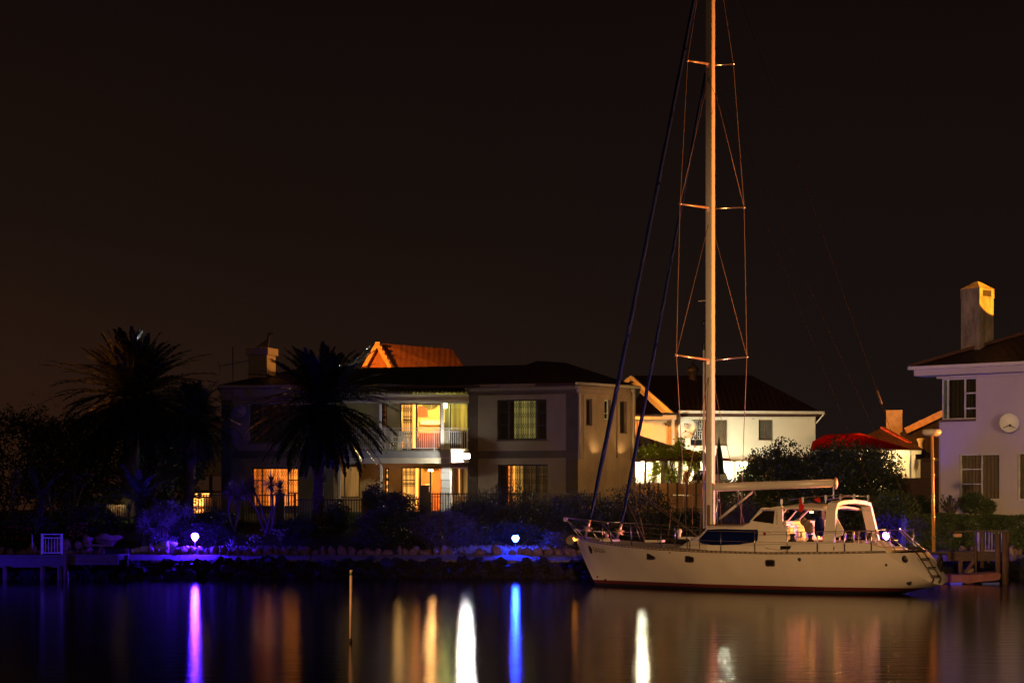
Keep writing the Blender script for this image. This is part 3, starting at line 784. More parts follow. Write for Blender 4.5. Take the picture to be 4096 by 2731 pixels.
# open doors: frames, security gates, rooms behind with a lamp
def openroom(r, gate, mull, zt, tag_, wallc, lampc, power):
    u0, u1, z0, z1 = r; dpt = 3.4
    q = MB(); frame_on(q, W4, r, .06, -.16, -.02)
    for x in mull: u = W4.u(x); W4.bx(q, u - .04, u + .04, z0, z1, -.15, -.03)
    d = q.build('door', FR_DARK, house); d['label'] = tag_
    g0, g1 = W4.u(gate[0]), W4.u(gate[1])
    q = MB(); lattice(q, W4, (g0, g1, z0 + .05, z1 - .05), -.1, step=.09, t=.016)
    for f in (.25, .33, .62, .7): W4.bx(q, g0, g1, z0 + (z1 - z0) * f, z0 + (z1 - z0) * f + .04, -.12, -.1)
    q.build('security_gate', FR_DARK, d)
    q = MB(); curtain(q, W4, (g0 - .05, g1 + .02, z0, z1), -.28, seed=3); q.build('curtain', emit('gate_curtain_lit', (1, .42, .07), 1.1, stripes=10), d)
    q = MB(); curtain(q, W4, (g1 + .02, W4.u(gate[2]), z0, z1), -.26, seed=4); q.build('curtain', E_YEL, d)
    # room shell
    a, b = u0 - .7, u1 + .9
    q = MB()
    W4.bx(q, a, b, z0 - .12, z0, -dpt, -.26); W4.bx(q, a, b, z1 + .25, z1 + .35, -dpt, -.26)
    W4.bx(q, a - .1, a, z0, z1 + .25, -dpt, -.26); W4.bx(q, b, b + .1, z0, z1 + .25, -dpt, -.26); W4.bx(q, a, b, z0, z1 + .25, -dpt - .1, -dpt)
    rm = q.build('room', wallc, house)
    cx_ = W4.P((u0 + u1) / 2 + .35, z1 - 0.05, -1.7)
    MB().lathe(cx_, [(0, -.12), (.12, -.1), (.16, 0), (.05, .1), (.0, .3)], 14).build('ceiling_lamp', emit('lamp_warm_' + str(power), lampc, power), rm)
    return d, rm, a, b
d1, rm1, a, b = openroom(door, (1612, 1648, 1664), (1666, 1762), 0, 'open balcony doorway glowing orange', mat('room_ochre', (.85, .5, .17), var=.06), (1, .58, .2), 520)
q = MB(); W4.bx(q, W4.u(1668), W4.u(1758), W4.z(1700, 1686), W4.z(1700, 1668), -3.3, -3.24); q.build('dado_band', mat('cream_paint', (.8, .75, .6)), rm1)
q = MB(); W4.bx(q, W4.u(1672, -3.3), W4.u(1711, -3.3), W4.z(1690, 1667, -3.3), W4.z(1690, 1624, -3.3), -3.38, -3.32); q.build('picture', mat('picture_red', (.5, .1, .03), var=.1), rm1)
def valance(W, xa, xb, yt, drop, o, par):
    q = MB(); n = 16; vs = []
    for i in range(n + 1):
        f = i / n; x = xa + (xb - xa) * f; y = yt + drop * (1 - (2 * f - 1) ** 2) + 3
        vs += [W.px(x, yt, o), W.px(x, y, o + .06 * math.sin(i * 1.9)), W.px(x, y, o - .04), W.px(x, yt, o - .04)]
    q.add(vs, [t for i in range(n) for t in ((4 * i, 4 * i + 1, 4 * i + 5, 4 * i + 4), (4 * i + 3, 4 * i + 7, 4 * i + 6, 4 * i + 2))], True)
    return q.build('valance', mat('valance_yellow', (.85, .65, .2)), par)
valance(W4, 1682, 1758, 1615, 22, -.6, rm1)
q = MB(); s0, s1 = W4.u(1672, -2), W4.u(1756, -2); zf = door[2]
W4.bx(q, s0, s1, zf + .1, zf + .45, -2.6, -1.8); W4.bx(q, s0, s1, zf + .45, zf + .85, -2.7, -2.5); W4.bx(q, s0 - .1, s0 + .08, zf + .1, zf + .6, -2.6, -1.8)
q.build('sofa', mat('sofa_rust', (.35, .1, .03)), rm1)
d2, rm2, a, b = openroom(door2, (1612, 1660, 1676), (1680, 1722), 0, 'ground floor sliding door glowing orange', mat('room_terracotta', (.75, .33, .12), var=.08), (1, .48, .13), 330)
valance(W4, 1690, 1720, 1870, 14, -.5, rm2); valance(W4, 1724, 1762, 1870, 14, -.5, rm2)
q = MB()
tz = door2[2]; c0 = W4.P(W4.u(1742, -1.6), tz, -1.6)
q.box((c0.x, c0.y, tz + .74), (1.0, .7, .05))
for sx in (-.4, .4):
    for sy in (-.3, .3): q.box((c0.x + sx, c0.y + sy, tz + .36), (.06, .06, .72))
q.build('table', mat('table_wood', (.3, .13, .05)), rm2)
q = MB(); W4.bpx(q, 1700, 1934, 1719, 1946, -3.0, -2.9); q.build('picture', mat('cream_paint', (.8, .75, .6)), rm2)
# balcony railing
q = MB(); o = .02
zt = WF.z(1700, 1715, o)
for y, t_ in ((1713, .035), (1725, .025)): q.bar(WF.px(1345, y, o), WF.px(1876, y, o), t_, t_)
q.bar(WF.px(1345, 1792, o), WF.px(1876, 1792, o), .03, .03)
x = 1350
while x < 1874: q.bar(WF.px(x, 1725, o), WF.px(x, 1792, o), .018, .018); x += 8.6
for x in (1540, 1737, 1873): q.bar(WF.px(x, 1710, o), WF.px(x, 1810 if x == 1737 else 1795, o), .05, .05)
q.build('balcony_railing', RAIL, house)
# green bulkhead lamp by the balcony door
q = MB(); q.lathe(W4.px(1781, 1622, 1.0), [(0, -.12), (.07, -.1), (.09, 0), (.06, .1), (0, .13)], 12); q.build('wall_lamp', emit('lamp_greenish', (.95, 1.0, .2), 70), house)
q = MB(); W4.bx(q, W4.u(1770), W4.u(1778), W4.z(1774, 1690), W4.z(1774, 1628), .0, .05); q.build('lit_door_edge', emit('edge_lit', (1, .62, .16), 1.5), house)  # edge glows itself, standing in for light falling on it
# flood light (its own thing, fixed on the bay)
fp = WF.px(1866, 1824, .95)
fl = thing('flood_light', 'dazzling white flood light fixed under the right end of the balcony', 'lamp', fp)
q = MB(); q.box((fp.x + .02, fp.y + .05, fp.z), (.34, .1, .26)); q.build('housing', FR_DARK, fl)
q = MB(); q.box((fp.x - .02, fp.y - .02, fp.z), (.28, .03, .2)); q.build('lamp_glass', emit('flood_white', (1, .97, .88), 900), fl)
q = MB(); q.bar(fp, WF.px(1866, 1815, .58), .04, .04); q.build('bracket', STEEL, fl)
lamp('flood_beam', 'SPOT', (fp.x - .1, fp.y - .15, fp.z + .02), 420, (1, .97, .86), .08, aim=fp + V((-2.0, .9, -.3)), spot=150, blend=.5)

# plastic chairs on the balcony
def plastic_chair(p, rz, label, group):
    t = thing('plastic_chair', label, 'chair', p, group)
    m = mat('white_plastic', (.75, .74, .6), rough=.35, var=.04)
    q = MB(); q.box((p.x, p.y, p.z + .43), (.46, .44, .035)); q.build('seat', m, t)
    q = MB()
    for i in range(5): q.box((p.x - .17 + i * .085, p.y + .21 + .02 * (1 if i % 4 else 0), p.z + .65), (.05, .03, .42))
    q.box((p.x, p.y + .22, p.z + .88), (.44, .035, .07)); q.build('backrest', m, t)
    for sx in (-1, 1):
        q = MB(); q.bar((p.x + sx * .22, p.y - .2, p.z + .66), (p.x + sx * .22, p.y + .2, p.z + .66), .05, .03); q.build('armrest', m, t)
        for sy in (-1, 1):
            q = MB(); q.bar((p.x + sx * .24, p.y + sy * .22, p.z), (p.x + sx * .2, p.y + sy * .19, p.z + (.66 if sy < 0 else .45)), .05, .04); q.build('leg', m, t)
    t.rotation_euler = (0, 0, rz); return t
plastic_chair(V((WF.px(1578, 1798).x, 92.5, ZB + .003)), 1.9, 'white plastic armchair seen side on at the left of the balcony', 'white balcony chairs')
plastic_chair(V((WF.px(1612, 1798).x, 92.2, ZB + .003)), .3, 'white plastic armchair nearer the barred gate on the balcony', 'white balcony chairs')

# dishes and aerial
def dish(p, r, nrm, label, m, arm_to, text=None, text2=None, tc_=None):
    t = thing('satellite_dish', label, 'satellite dish', p); nrm = V(nrm).normalized()
    q = MB(); prof = [(r * .02 * k * 0 + r * k / 8, .22 * r * (k / 8) ** 2) for k in range(9)]
    q.lathe(p, prof + [(r + .015, .22 * r + .01), (r, .22 * r - .03)] + [(r * k / 8, .22 * r * (k / 8) ** 2 - .02) for k in range(7, -1, -1)], 28, axis=nrm)
    b = q.build('dish', m, t)
    q = MB(); s = nrm.cross(V((0, 0, 1))).normalized(); dn = -s.cross(nrm)
    if dn.z > 0: dn = -dn
    f = p + nrm * r * .9 + dn * r * .35
    for k in (-.7, .7): q.tube([p + s * r * k + dn * r * .55 + nrm * .1 * r, f], .012, 5)
    q.lathe(f, [(0, -.06), (.04, -.06), (.04, .05), (0, .05)], 10, axis=-nrm); q.build('feed_arm', FR_DARK if 'grey' not in label else FR_BROWN, t)
    q = MB(); q.tube([p - nrm * .02, p - nrm * .12, arm_to], .025, 6); q.build('bracket', STEEL, t)
    u = s.cross(nrm); u = u if u.z > 0 else -u; xd = V((abs(s.x) * 1, s.y * (1 if s.x > 0 else -1), 0))
    if text: textmesh(text, 'lettering', tc_, t, p + nrm * (.22 * r + .012) * .6 + u * r * .42, xd, u, r * .42, .004)
    if text2: textmesh(text2, 'lettering', tc_, t, p + nrm * .03 * r + nrm * .02 + u * r * .16, xd, u, r * .24, .004)
    return t
p = W1.px(961, 1643, .45)
dish(p, .27 * 1.15, (-.3, -1, .1), 'grey satellite dish on the left wall of the dark house block', mat('dish_grey', (.42, .4, .38), rough=.4, var=.06), W1.px(950, 1650, .0))
q0 = at(932, 1650, 90.7); tv = thing('aerial', 'thin television aerial mast rising beside the left chimney', 'antenna', W1.px(932, 1600, .15))
q = MB(); q.tube([W1.px(932, 1640, .15), W1.px(931, 1388, .15)], .022, 6); q.build('mast', mat('aerial_metal', (.12, .11, .12), metal=.6, rough=.4), tv)
q = MB(); q.tube([W1.px(878, 1464, .15), W1.px(1000, 1442, .15)], .014, 5); q.tube([W1.px(874, 1447, .15), W1.px(881, 1487, .15)], .014, 5); q.tube([W1.px(908, 1527, .15), W1.px(931, 1524, .15)], .01, 5)
for x in (900, 915, 945, 958, 975): q.tube([W1.px(x, 1463 - (x - 878) * .18, -.2), W1.px(x, 1457 - (x - 878) * .18, .5)], .01, 4)
q.build('antenna_elements', MATS['aerial_metal'], tv)

# ------------------------------------------------------------------ garden fence and its pillars
def picket(xa, xb, D, yt, yb, label, step=.115):
    W = Wall(xa, D, xb, D); zt = H0 - (yt - YH) / F * D; zb = H0 - (yb - YH) / F * D
    t = thing('picket_fence', label, 'fence', W.P(0, zb))
    q = MB(); u = .03
    while u < W.L: W.bx(q, u - .018, u + .018, zb, zt, -.01, .02); u += step
    q.build('pickets', FR_BROWN if 'dark' not in label else FR_DARK, t)
    for z in (zt - .06, zb + .16):
        q = MB(); W.bx(q, 0, W.L, z - .022, z + .022, -.05, -.012); q.build('rail', FR_DARK, t)
    n = max(1, int(W.L / 2.2))
    for i in range(n + 1):
        q = MB(); u = W.L * i / n; W.bx(q, u - .035, u + .035, zb - .15, zt + .03, -.12, -.052); q.build('post', FR_DARK, t)
    return t
picket(760, 1180, 86.2, 1975, 2098, 'dark picket fence in front of the orange window, behind the yuccas')
picket(1180, 1448, 86.2, 1993, 2092, 'dark picket fence between the front palm and the banded brick pillar')
picket(1488, 1682, 86.2, 1991, 2092, 'dark picket fence between the two pillars')
picket(1716, 2400, 86.2, 1969, 2092, 'long dark picket fence right of the tall pillar, behind the mounded shrubs')
pf = picket(425, 515, 85.5, 2018, 2092, 'short pale picket fence piece lit yellow deep in the left garden', step=.1)
def pillar(xa, xb, D, yt, label, m, bands=True):
    W = Wall(xa, D, xb, D); zt = W.z(xa, yt); g = gz(D)
    t = thing('fence_pillar', label, 'pillar', W.P(W.L / 2, g)); n = 5; q = MB()
    for i in range(n): W.bx(q, 0, W.L, g - .2 + (zt - g + .2) * i / n + (.012 if bands else 0), g - .2 + (zt - g + .2) * (i + 1) / n, -.36, 0)
    q.build('shaft', m, t); q = MB(); W.bx(q, .02, W.L - .02, g - .1, zt - .03, -.34, -.01); q.build('mortar', CONC, t)
    q = MB(); W.bx(q, -.03, W.L + .03, zt, zt + .07, -.39, .03); q.build('cap', m, t); return t
pillar(1449, 1487, 86.15, 1970, 'brown brick fence pillar with pale mortar bands', BRICK); pillar(1683, 1715, 86.15, 1946, 'tall plain dark fence pillar in front of the sliding door', FR_DARK, False)
pillar(1105, 1135, 86.3, 1978, 'dark brick fence pillar under the orange window', BRICK)
lamp('yard_lamp', 'SPOT', at(470, 1990, 85.0), 60, (1, .8, .35), .1, aim=at(470, 2070, 86.6), spot=70)
# low lit shed front seen through the left palms
t = thing('garden_shed', 'small orange lit shed front glimpsed between the left palms', 'shed', at(800, 2090, 95))
W = Wall(760, 96, 860, 96); q = MB(); W.bpx(q, 765, 1990, 850, 2070, -2, -.3); q.build('wall', PL_STAIN, t)
q = MB(); W.bpx(q, 769, 1972, 835, 1984, -.3, -.1); W.bpx(q, 774, 1992, 812, 2022, -.29, -.2); W.bpx(q, 776, 2035, 812, 2068, -.29, -.2); q.build('lit_opening', emit('shed_lit', (1, .33, .06), 4), t)
q = MB(); W.bpx(q, 760, 1960, 855, 1970, -2.2, .1); q.build('roof', TILE_R, t)
# ------------------------------------------------------------------ terracotta gabled roof behind the main house
t = thing('gabled_house', 'house behind the main roof showing only an orange lit gabled tile roof', 'house', (-4.5, 112, 2.5))
Dg = 112
a0, a1 = at(1440, 1500, Dg), at(1610, 1500, Dg); pk = at(1511, 1372, Dg); bk = at(1850, 1387, Dg + 7)
b0 = at(1880, 1500, Dg + 7 + 2); 
q = MB(); pkb = at(1808, 1396, Dg + 5); e1 = at(1575, 1486, Dg - .4); e2 = at(1890, 1490, Dg + 5)
q.add([pk, at(1580, 1500, Dg - .6), at(1878, 1500, Dg + 4), pkb, at(1440, 1500, Dg + .5), at(1700, 1500, Dg + 8)], [(0, 1, 2, 3), (0, 3, 5, 4)]); q.build('roof', TILE_O, t)
q = MB(); q.prism([at(1511, 1392, Dg - .2), at(1562, 1500, Dg - .5), at(1452, 1500, Dg + .2)], (.3, 3, 0)); q.build('gable_wall', mat('gable_brick', (.25, .1, .05), bump=.3), t)
q = MB(); q.bar(at(1509, 1372, Dg - .5), at(1582, 1502, Dg - 1), .3, .22); q.bar(at(1513, 1372, Dg - .5), at(1440, 1502, Dg - .2), .3, .22)
for i in range(7): f = i / 7; q.box(at(1511 + 70 * f, 1372 + 128 * f, Dg - .8), (.22, .22, .12))
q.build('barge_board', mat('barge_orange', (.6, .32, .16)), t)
q = MB(); q.box((at(1600, 1500, 115).x, 118.5, 5.5), (6.5, 8, 6)); q.build('wall', PL_BEIGE, t)
lamp('street_lamp_gable', 'SPOT', at(1150, 1250, 100), 17000, (1, .27, .02), .2, aim=at(1620, 1440, 112), spot=36)

# ------------------------------------------------------------------ white gabled house
h3 = thing('white_house', 'white house with brown tiled roof and an orange lit gable edge behind the mast', 'house', (11, 107, 2.6))
A = Wall(2714, 105, 3262, 106.2); zg = A.z(2900, 1652); g0 = 2.4
hs = [A.rect(2762, 1678, 2917, 1782), A.rect(3035, 1678, 3093, 1760)]
q = MB(); A.solid(q, 0, A.L, g0, zg, hs); q.build('wall', PL_WHITE, h3)
B_ = Wall(2440, 113, 2714, 105)
pz = H0 - (1502 - YH) / F * 109
pkf = V(((2535 - CX) / F * 109, 109, pz))
q = MB(); A0 = A.P(0, 0); zz = A.z(2714, 1655)
q.prism([(A0.x, A0.y, g0), (A0.x, A0.y, zz), (pkf.x + .12, pkf.y, pz - .25), (4.1, 113.5, zz), (4.1, 113.5, g0)], (.25, .1, 0)); q.build('gable_wall', mat('gable_grey', (.45, .42, .36), var=.06), h3)
R_ = [V((A0.x - .15, A0.y - .45, zz - .02)), V((pkf.x, pkf.y, pz)), at(3005, 1500, 111), at(3300, 1655, 106), V((3.6, 114.6, zz)), V((17.6, 115, zz))]
q = MB(); q.add(R_ + [p - V((0, 0, .15)) for p in R_], [(0, 3, 2, 1), (1, 2, 5, 4), (2, 3, 5), (6, 7, 8, 9), (0, 1, 7, 6), (3, 0, 6, 9)]); q.build('roof', TILE_R, h3)
q = MB(); q.bar(R_[0] + V((-.1, -.1, -.1)), R_[1] + V((-.12, -.1, -.1)), .1, .22); q.bar(R_[1] + V((-.12, -.1, -.1)), R_[4] + V((-.1, 0, -.1)), .1, .22); q.build('barge_board', TRIM, h3)
q = MB(); q.bar(A.P(-.1, zg + .03, .4), A.P(A.L + .35, zg + .05, .4), .12, .14); q.bar(A.P(-.05, zg - .16, .02), A.P(A.L, zg - .16, .02), .08, .22); q.bar(A.P(A.L + .35, zg, .4), A.P(A.L + .02, zg - .5, .05), .06, .06); q.build('gutter', TRIM, h3)
q = MB(); A.bx(q, 0, A.L, A.z(3000, 1868), A.z(3000, 1838), .002, .03); q.build('plinth_band', TRIM, h3)
q = MB(); p = at(2772, 1490, 109.5); q.lathe(p, [(.24, -.9), (.24, .05), (.34, .06), (.3, .25), (.1, .42), (.05, .6), (0, .62)], 14); q.build('chimney_cowl', MATS['cowl_iron'], h3)
q = MB(); q.bx = None
w_, r = window(A, (2762, 1678, 2917, 1782), h3, mu=(2812,), mz=(), fm=FR_BROWN, pm=GLD, sill=TRIM, depth=.14)
q = MB()
for (ya, yb) in ((1684, 1713), (1724, 1756)):
    for i in range(6):
        x = 2766 + i * 8; A.bpx(q, x, ya, x + 1.6, yb, -.1, -.08)
    for i in range(5):
        for yy in (.3 + .35 * (i % 2),): y = ya + (yb - ya) * yy; A.bpx(q, 2766 + i * 8, y, 2774 + i * 8, y + 1.6, -.1, -.08)
    A.bpx(q, 2766, ya - 1.5, 2808, ya, -.1, -.08); A.bpx(q, 2766, yb, 2808, yb + 1.5, -.1, -.08)
q.build('burglar_bars', FR_WHITE, w_)
q = MB()
for i in range(26): y = 1682 + i * 3.8; A.bpx(q, 2818, y, 2906, y + 1.4, -.12, -.1)
q.build('blind_slats', mat('blind_tan', (.22, .17, .1)), w_)
q = MB(); A.bpx(q, 2909, 1679, 2916, 1781, -.12, .02); q.build('window_jamb', TRIM, w_)
w_, r = window(A, (3035, 1678, 3093, 1760), h3, mu=(3062,), mz=(), fm=FR_BROWN, pm=mat('pane_grey', (.08, .08, .07), rough=.15), sill=TRIM, depth=.12)
q = MB(); A.bpx(q, 3008, 1663, 3019, 1675, 0.0, .02); q.build('air_vent', FR_DARK, h3)
q = MB(); q.bar(A.px(3258, 1665, .06), A.px(3258, 1740, .06), .07, .07); q.build('downpipe', TRIM, h3)
dish(A.px(2752, 1716, .7), .5, (-.35, -1, .12), 'white satellite dish with dark lettering on the corner of the white house', mat('dish_white', (.78, .8, .76), rough=.4, var=.05), A.px(2716, 1712, .0), 'DStv', 'mnix', FR_DARK)
# orange lit porch extension on its left
px_ = thing('porch_extension', 'flat roofed porch wall lit bright orange left of the white house', 'porch', at(2620, 1800, 103.5))
C_ = Wall(2535, 103.6, 2706, 103.6)
q = MB(); C_.bpx(q, 2538, 1674, 2700, 1840, -2.4, -2.1); C_.bpx(q, 2538, 1660, 2706, 1676, -2.3, .0); q.build('wall', mat('plaster_peach', (.7, .5, .3), var=.06), px_)
q = MB(); C_.bpx(q, 2532, 1651, 2712, 1659, -2.4, .15); q.build('roof', FR_DARK, px_)
q = MB(); C_.bpx(q, 2688, 1677, 2698, 1776, -.25, 0); q.build('post', TRIM, px_)
q = MB(); C_.bpx(q, 2553 - 8, 1684, 2553, 1830, -.3, -.1); C_.bpx(q, 2661, 1690, 2668, 1702, -2.09, -2.0); q.build('fitting', FR_BROWN, px_)
lamp('street_lamp_porch', 'SPOT', (4.6, 102.8, 7.6), 1900, (1, .29, .03), .12, aim=(7.4, 106, 6.3), spot=120)
# lower roofs between the houses
t = thing('carport', 'tiled lean-to carport roof between the main house and the white house', 'carport', at(2600, 1930, 100))
q = MB(); P = [at(2530, 1796, 99), at(2718, 1796, 98.6), at(2702, 1786, 100), at(2552, 1738, 103), at(2520, 1738, 103)]
q.add(P + [p - V((0, 0, .12)) for p in P], [(0, 1, 2, 3, 4), (9, 8, 7, 6, 5), (0, 5, 6, 1), (1, 6, 7, 2)]); q.build('roof', TILE_R, t)
q = MB(); q.bar(at(2528, 1800, 98.9), at(2736, 1797, 98.5), .1, .12); q.build('gutter', TRIM, t)
Wc = Wall(2350, 101, 2760, 101)
q = MB(); Wc.bpx(q, 2310, 1812, 2480, 1960, -.2, 0); Wc.bpx(q, 2482, 1812, 2700, 1960, -.2, 0); q.build('wall', PL_CREAM, t)
q = MB(); 
for x in (2350, 2424, 2530, 2608, 2646): Wc.bpx(q, x, 1830, x + 7, 1960, .02, .1)
q.build('post', FR_BROWN, t)
q = MB(); Wc.bpx(q, 2428, 1856, 2448, 1945, .003, .03); q.build('side_door', FR_DARK, t)
dr = MB(); frame_on(dr, Wc, Wc.rect(2482, 1848, 2512, 1945), .05, 0.01, .05); d_ = dr.build('door', mat('door_cream', (.7, .6, .3)), t)
q = MB(); q.lathe(Wc.px(2573, 1850, .5), [(0, -.1), (.1, -.08), (.12, .03), (0, .1)], 12); q.build('ceiling_lamp', emit('carport_bulb', (1, .9, .62), 900), t)
t = thing('neighbour_roof', 'small dark triangular tiled roof in the gap between the two houses', 'roof', at(2600, 1660, 106))
q = MB(); P = [at(2536, 1656, 101.5), at(2652, 1656, 101.5), at(2548, 1560, 102.6), at(2536, 1560, 102.6)]
q.prism(P, (0, .2, -.1)); q.build('roof_slope', TILE_R, t)
# parasol, pickup, red awnings
t = thing('red_awning', 'low red shade awning stretched right of the vine pergola, lit from below', 'awning', at(2840, 1900, 100))
q = MB(); q.prism([at(2735, 1793, 101), at(2945, 1843, 99), at(2720, 1843, 99), at(2700, 1800, 101)], (0, 0, -.04)); q.build('canopy', canvas('canvas_red', (.45, .028, .01)), t)
q = MB(); q.bar(at(2937, 1843, 99), at(2937, 1960, 99), .06, .06); q.bar(at(2725, 1843, 99), at(2945, 1843, 99), .05, .05); q.build('frame', RAIL, t)
t = thing('garage', 'garage front under a flood of white yellow light beyond the hedge', 'garage', at(2850, 1960, 103))
Wg = Wall(2690, 103.5, 3060, 103.5)
q = MB(); Wg.bpx(q, 2690, 1845, 3060, 1990, -.3, 0); q.build('wall', mat('garage_white', (.8, .74, .5), var=.03), t)
q = MB(); Wg.bpx(q, 2850, 1868, 2990, 1985, .01, .05)
for i in range(5): Wg.bpx(q, 2852, 1872 + i * 22, 2988, 1874 + i * 22, .051, .07)
q.build('garage_door', mat('garage_white', (.8, .74, .5)), t)
lamp('garage_light', 'POINT', Wg.px(2900, 1855, 1.1), 900, (1, .92, .62), .12)
# pickup
t = thing('pickup_truck', 'white pickup truck cab parked behind the precast wall beside the mast', 'pickup', at(2790, 1985, 99)); WH = mat('car_white', (.6, .6, .56), rough=.3, var=.03)
Wp = Wall(2755, 99, 2900, 98); q = MB()
q.prism([Wp.px(x, y, 0) for x, y in ((2758, 1985), (2758, 1928), (2767, 1922), (2776, 1890), (2784, 1886), (2850, 1886), (2862, 1924), (2900, 1932), (2900, 1985))], Wp.P(0, 0, -1.6) - Wp.P(0, 0, 0)); q.build('body', WH, t)
q = MB(); q.prism([Wp.px(x, y, .012) for x, y in ((2770, 1920), (2779, 1893), (2814, 1893), (2814, 1921))], Wp.P(0, 0, .02) - Wp.P(0, 0, 0)); q.prism([Wp.px(x, y, .012) for x, y in ((2820, 1921), (2820, 1893), (2848, 1893), (2857, 1922))], Wp.P(0, 0, .02) - Wp.P(0, 0, 0)); q.build('window', mat('car_glass', (.02, .05, .035), rough=.1), t)
q = MB(); 
for i in range(6): q.box(Wp.px(2786 + i * 11, 1883, -.8), (.05, 1.0, .08))
q.build('roof_rack', FR_DARK, t)
for x in (2775, 2875):
    q = MB(); q.lathe(Wp.px(x, 1992, .05), [(0, -.1), (.3, -.1), (.34, 0), (.3, .1), (0, .1)], 16, axis=(Wp.n.x, Wp.n.y, 0)); q.build('wheel', FR_DARK, t)
t = thing('terracotta_screen', 'orange lit terracotta canvas chair leaning beside the pickup', 'chair', at(2748, 1935, 98.6))
q = MB(); q.prism([at(x, y, 98.5) for x, y in ((2731, 1924), (2740, 1882), (2768, 1880), (2759, 1905), (2752, 1930), (2740, 1932))], (0, .35, 0)); q.build('seat_canvas', mat('canvas_orange', (.75, .28, .08)), t)
q = MB(); q.bar(at(2730, 1900, 98.4), at(2755, 1950, 98.4), .05, .05); q.bar(at(2760, 1900, 98.4), at(2735, 1950, 98.4), .05, .05); q.build('frame', FR_BROWN, t)
t = thing('closed_parasol', 'dark closed parasol standing just right of the mast', 'parasol', at(2875, 1970, 97))
q = MB(); q.lathe(at(2876, 1896, 97), [(.3, 0), (.27, .1), (.2, .7), (.1, 1.3), (.02, 1.75), (0, 1.78)], 10); q.build('canopy', mat('parasol_green', (.01, .03, .03)), t)
q = MB(); q.tube([at(2876, 1980, 97), at(2876, 1890, 97)], .03, 6); q.build('pole', FR_BROWN, t)

# ------------------------------------------------------------------ vine pergola and precast wall
t = thing('vine_pergola', 'timber pergola overgrown with brightly backlit vines beside the main house', 'pergola', at(2560, 1960, 96))
xs_ = (2316, 2422, 2502, 2580, 2650, 2718, 2792)
for x in xs_:
    q = MB(); q.tube([at(x, 1960, 95.5), at(x + 1, 1836, 95.5)], .07 if x in (2718, 2650) else .055, 8); q.build('post', PL_CREAM if x in (2718, 2650) else FR_BROWN, t)
q = MB(); q.tube([at(2305, 1838, 95.4), at(2560, 1840, 95.4), at(2808, 1833, 95.4)], .08, 8); q.tube([at(2305, 1834, 97), at(2800, 1830, 97)], .06, 8)
for i in range(12): x = 2320 + i * 42; q.tube([at(x, 1832, 95.2), at(x, 1828, 97.3)], .035, 6)
q.build('beam', FR_BROWN, t)
r = random.Random(5); q = MB()
def vleaf(q, p, n_, sp, ls=.12):
    for i in range(n_):
        pp = p + V((r.gauss(0, sp[0]), r.gauss(0, sp[1]), r.gauss(0, sp[2])))
        leaf(q, pp, rdir(r) + V((0, 0, -.2)), rdir(r), ls * r.uniform(.7, 1.4), ls * .8)
for i in range(150):
    x = r.uniform(2300, 2805); y = 1822 + r.uniform(-14, 12); vleaf(q, at(x, y, 95.5 + r.random() * 1.6), 22, (.16, .2, .12))
for (x, y, n_) in ((2330, 1790, 8), (2392, 1785, 14), (2380, 1800, 10), (2510, 1795, 8), (2560, 1805, 12), (2600, 1800, 9), (2640, 1790, 11), (2655, 1805, 10), (2712, 1790, 14), (2722, 1775, 8), (2733, 1768, 4), (2675, 1885, 12), (2688, 1900, 12), (2660, 1870, 10), (2625, 1880, 9), (2634, 1862, 6), (2700, 1915, 10), (2770, 1850, 12), (2785, 1870, 12), (2760, 1858, 8), (2610, 1900, 5)):
    for k in range(n_): vleaf(q, at(x + r.gauss(0, 9), y + r.gauss(0, 8), 95.7), 9, (.09, .15, .09))
q.build('vine_leaves', LEAF_V, t)
q = MB()
for i in range(26):
    x = r.choice(xs_) + r.gauss(0, 22); pts = [at(x, 1835, 95.6)]
    for k in range(6): pts.append(at(x + r.gauss(0, 9), 1835 + 20 * (k + 1), 95.6 + r.gauss(0, .2)))
    q.tube(pts, [.035, .03, .03, .025, .025, .02, .02], 5)
q.build('vine_stems', MATS['bark'], t)
t = thing('precast_wall', 'brown precast concrete panel wall with upright posts below the pergola', 'wall', at(2610, 2050, 93))
Wp2 = Wall(2408, 93, 2822, 93); q = MB(); zt = Wp2.z(2600, 1932); n = 11
for k in range(3): Wp2.bx(q, 0, Wp2.L, 2.2 + (zt - 2.2) * k / 3 + .01, 2.2 + (zt - 2.2) * (k + 1) / 3 - .01, -.06, 0)
q.build('panel', mat('precast_brown', (.42, .24, .09), bump=.4, scale=2, var=.3), t)
q = MB()
for i in range(n + 1): u = Wp2.L * i / n; Wp2.bx(q, u - .045, u + .045, 2.1, zt + .03, -.1, .05)
q.build('post', mat('precast_post', (.1, .07, .045), bump=.3), t)
lamp('wall_glow', 'POINT', at(2600, 1870, 89.5), .01, (1, .5, .15), .1)

# ------------------------------------------------------------------ red canopy and low house on the right
t = thing('red_canopy', 'big red tent shaped shade canopy glowing above the round hedge', 'awning', at(3430, 1850, 100))
q = MB(); P = [at(3240, 1802, 99), at(3250, 1765, 101), at(3300, 1738, 102), at(3440, 1731, 102), at(3646, 1797, 99), at(3530, 1796, 98.4)]
q.add(P + [p - V((0, 0, .04)) for p in P], [(0, 5, 3, 2, 1), (5, 4, 3), (11, 6, 7, 8, 9), (11, 9, 10)]); q.build('canopy', canvas('canvas_red', (.45, .028, .01)), t)
q = MB(); q.bar(at(3240, 1803, 98.8), at(3530, 1797, 98.3), .06, .05); q.bar(at(3530, 1797, 98.3), at(3646, 1799, 98.9), .06, .05)
for x, D in ((3567, 98.5), (3642, 98.9)): q.bar(at(x, 1798, D), at(x, 1990, D), .07, .07)
q.build('frame', RAIL, t)
lh = thing('low_house', 'low white house with dark red hipped roof, its wall brightly lit below the canopy', 'house', at(3620, 1980, 103))
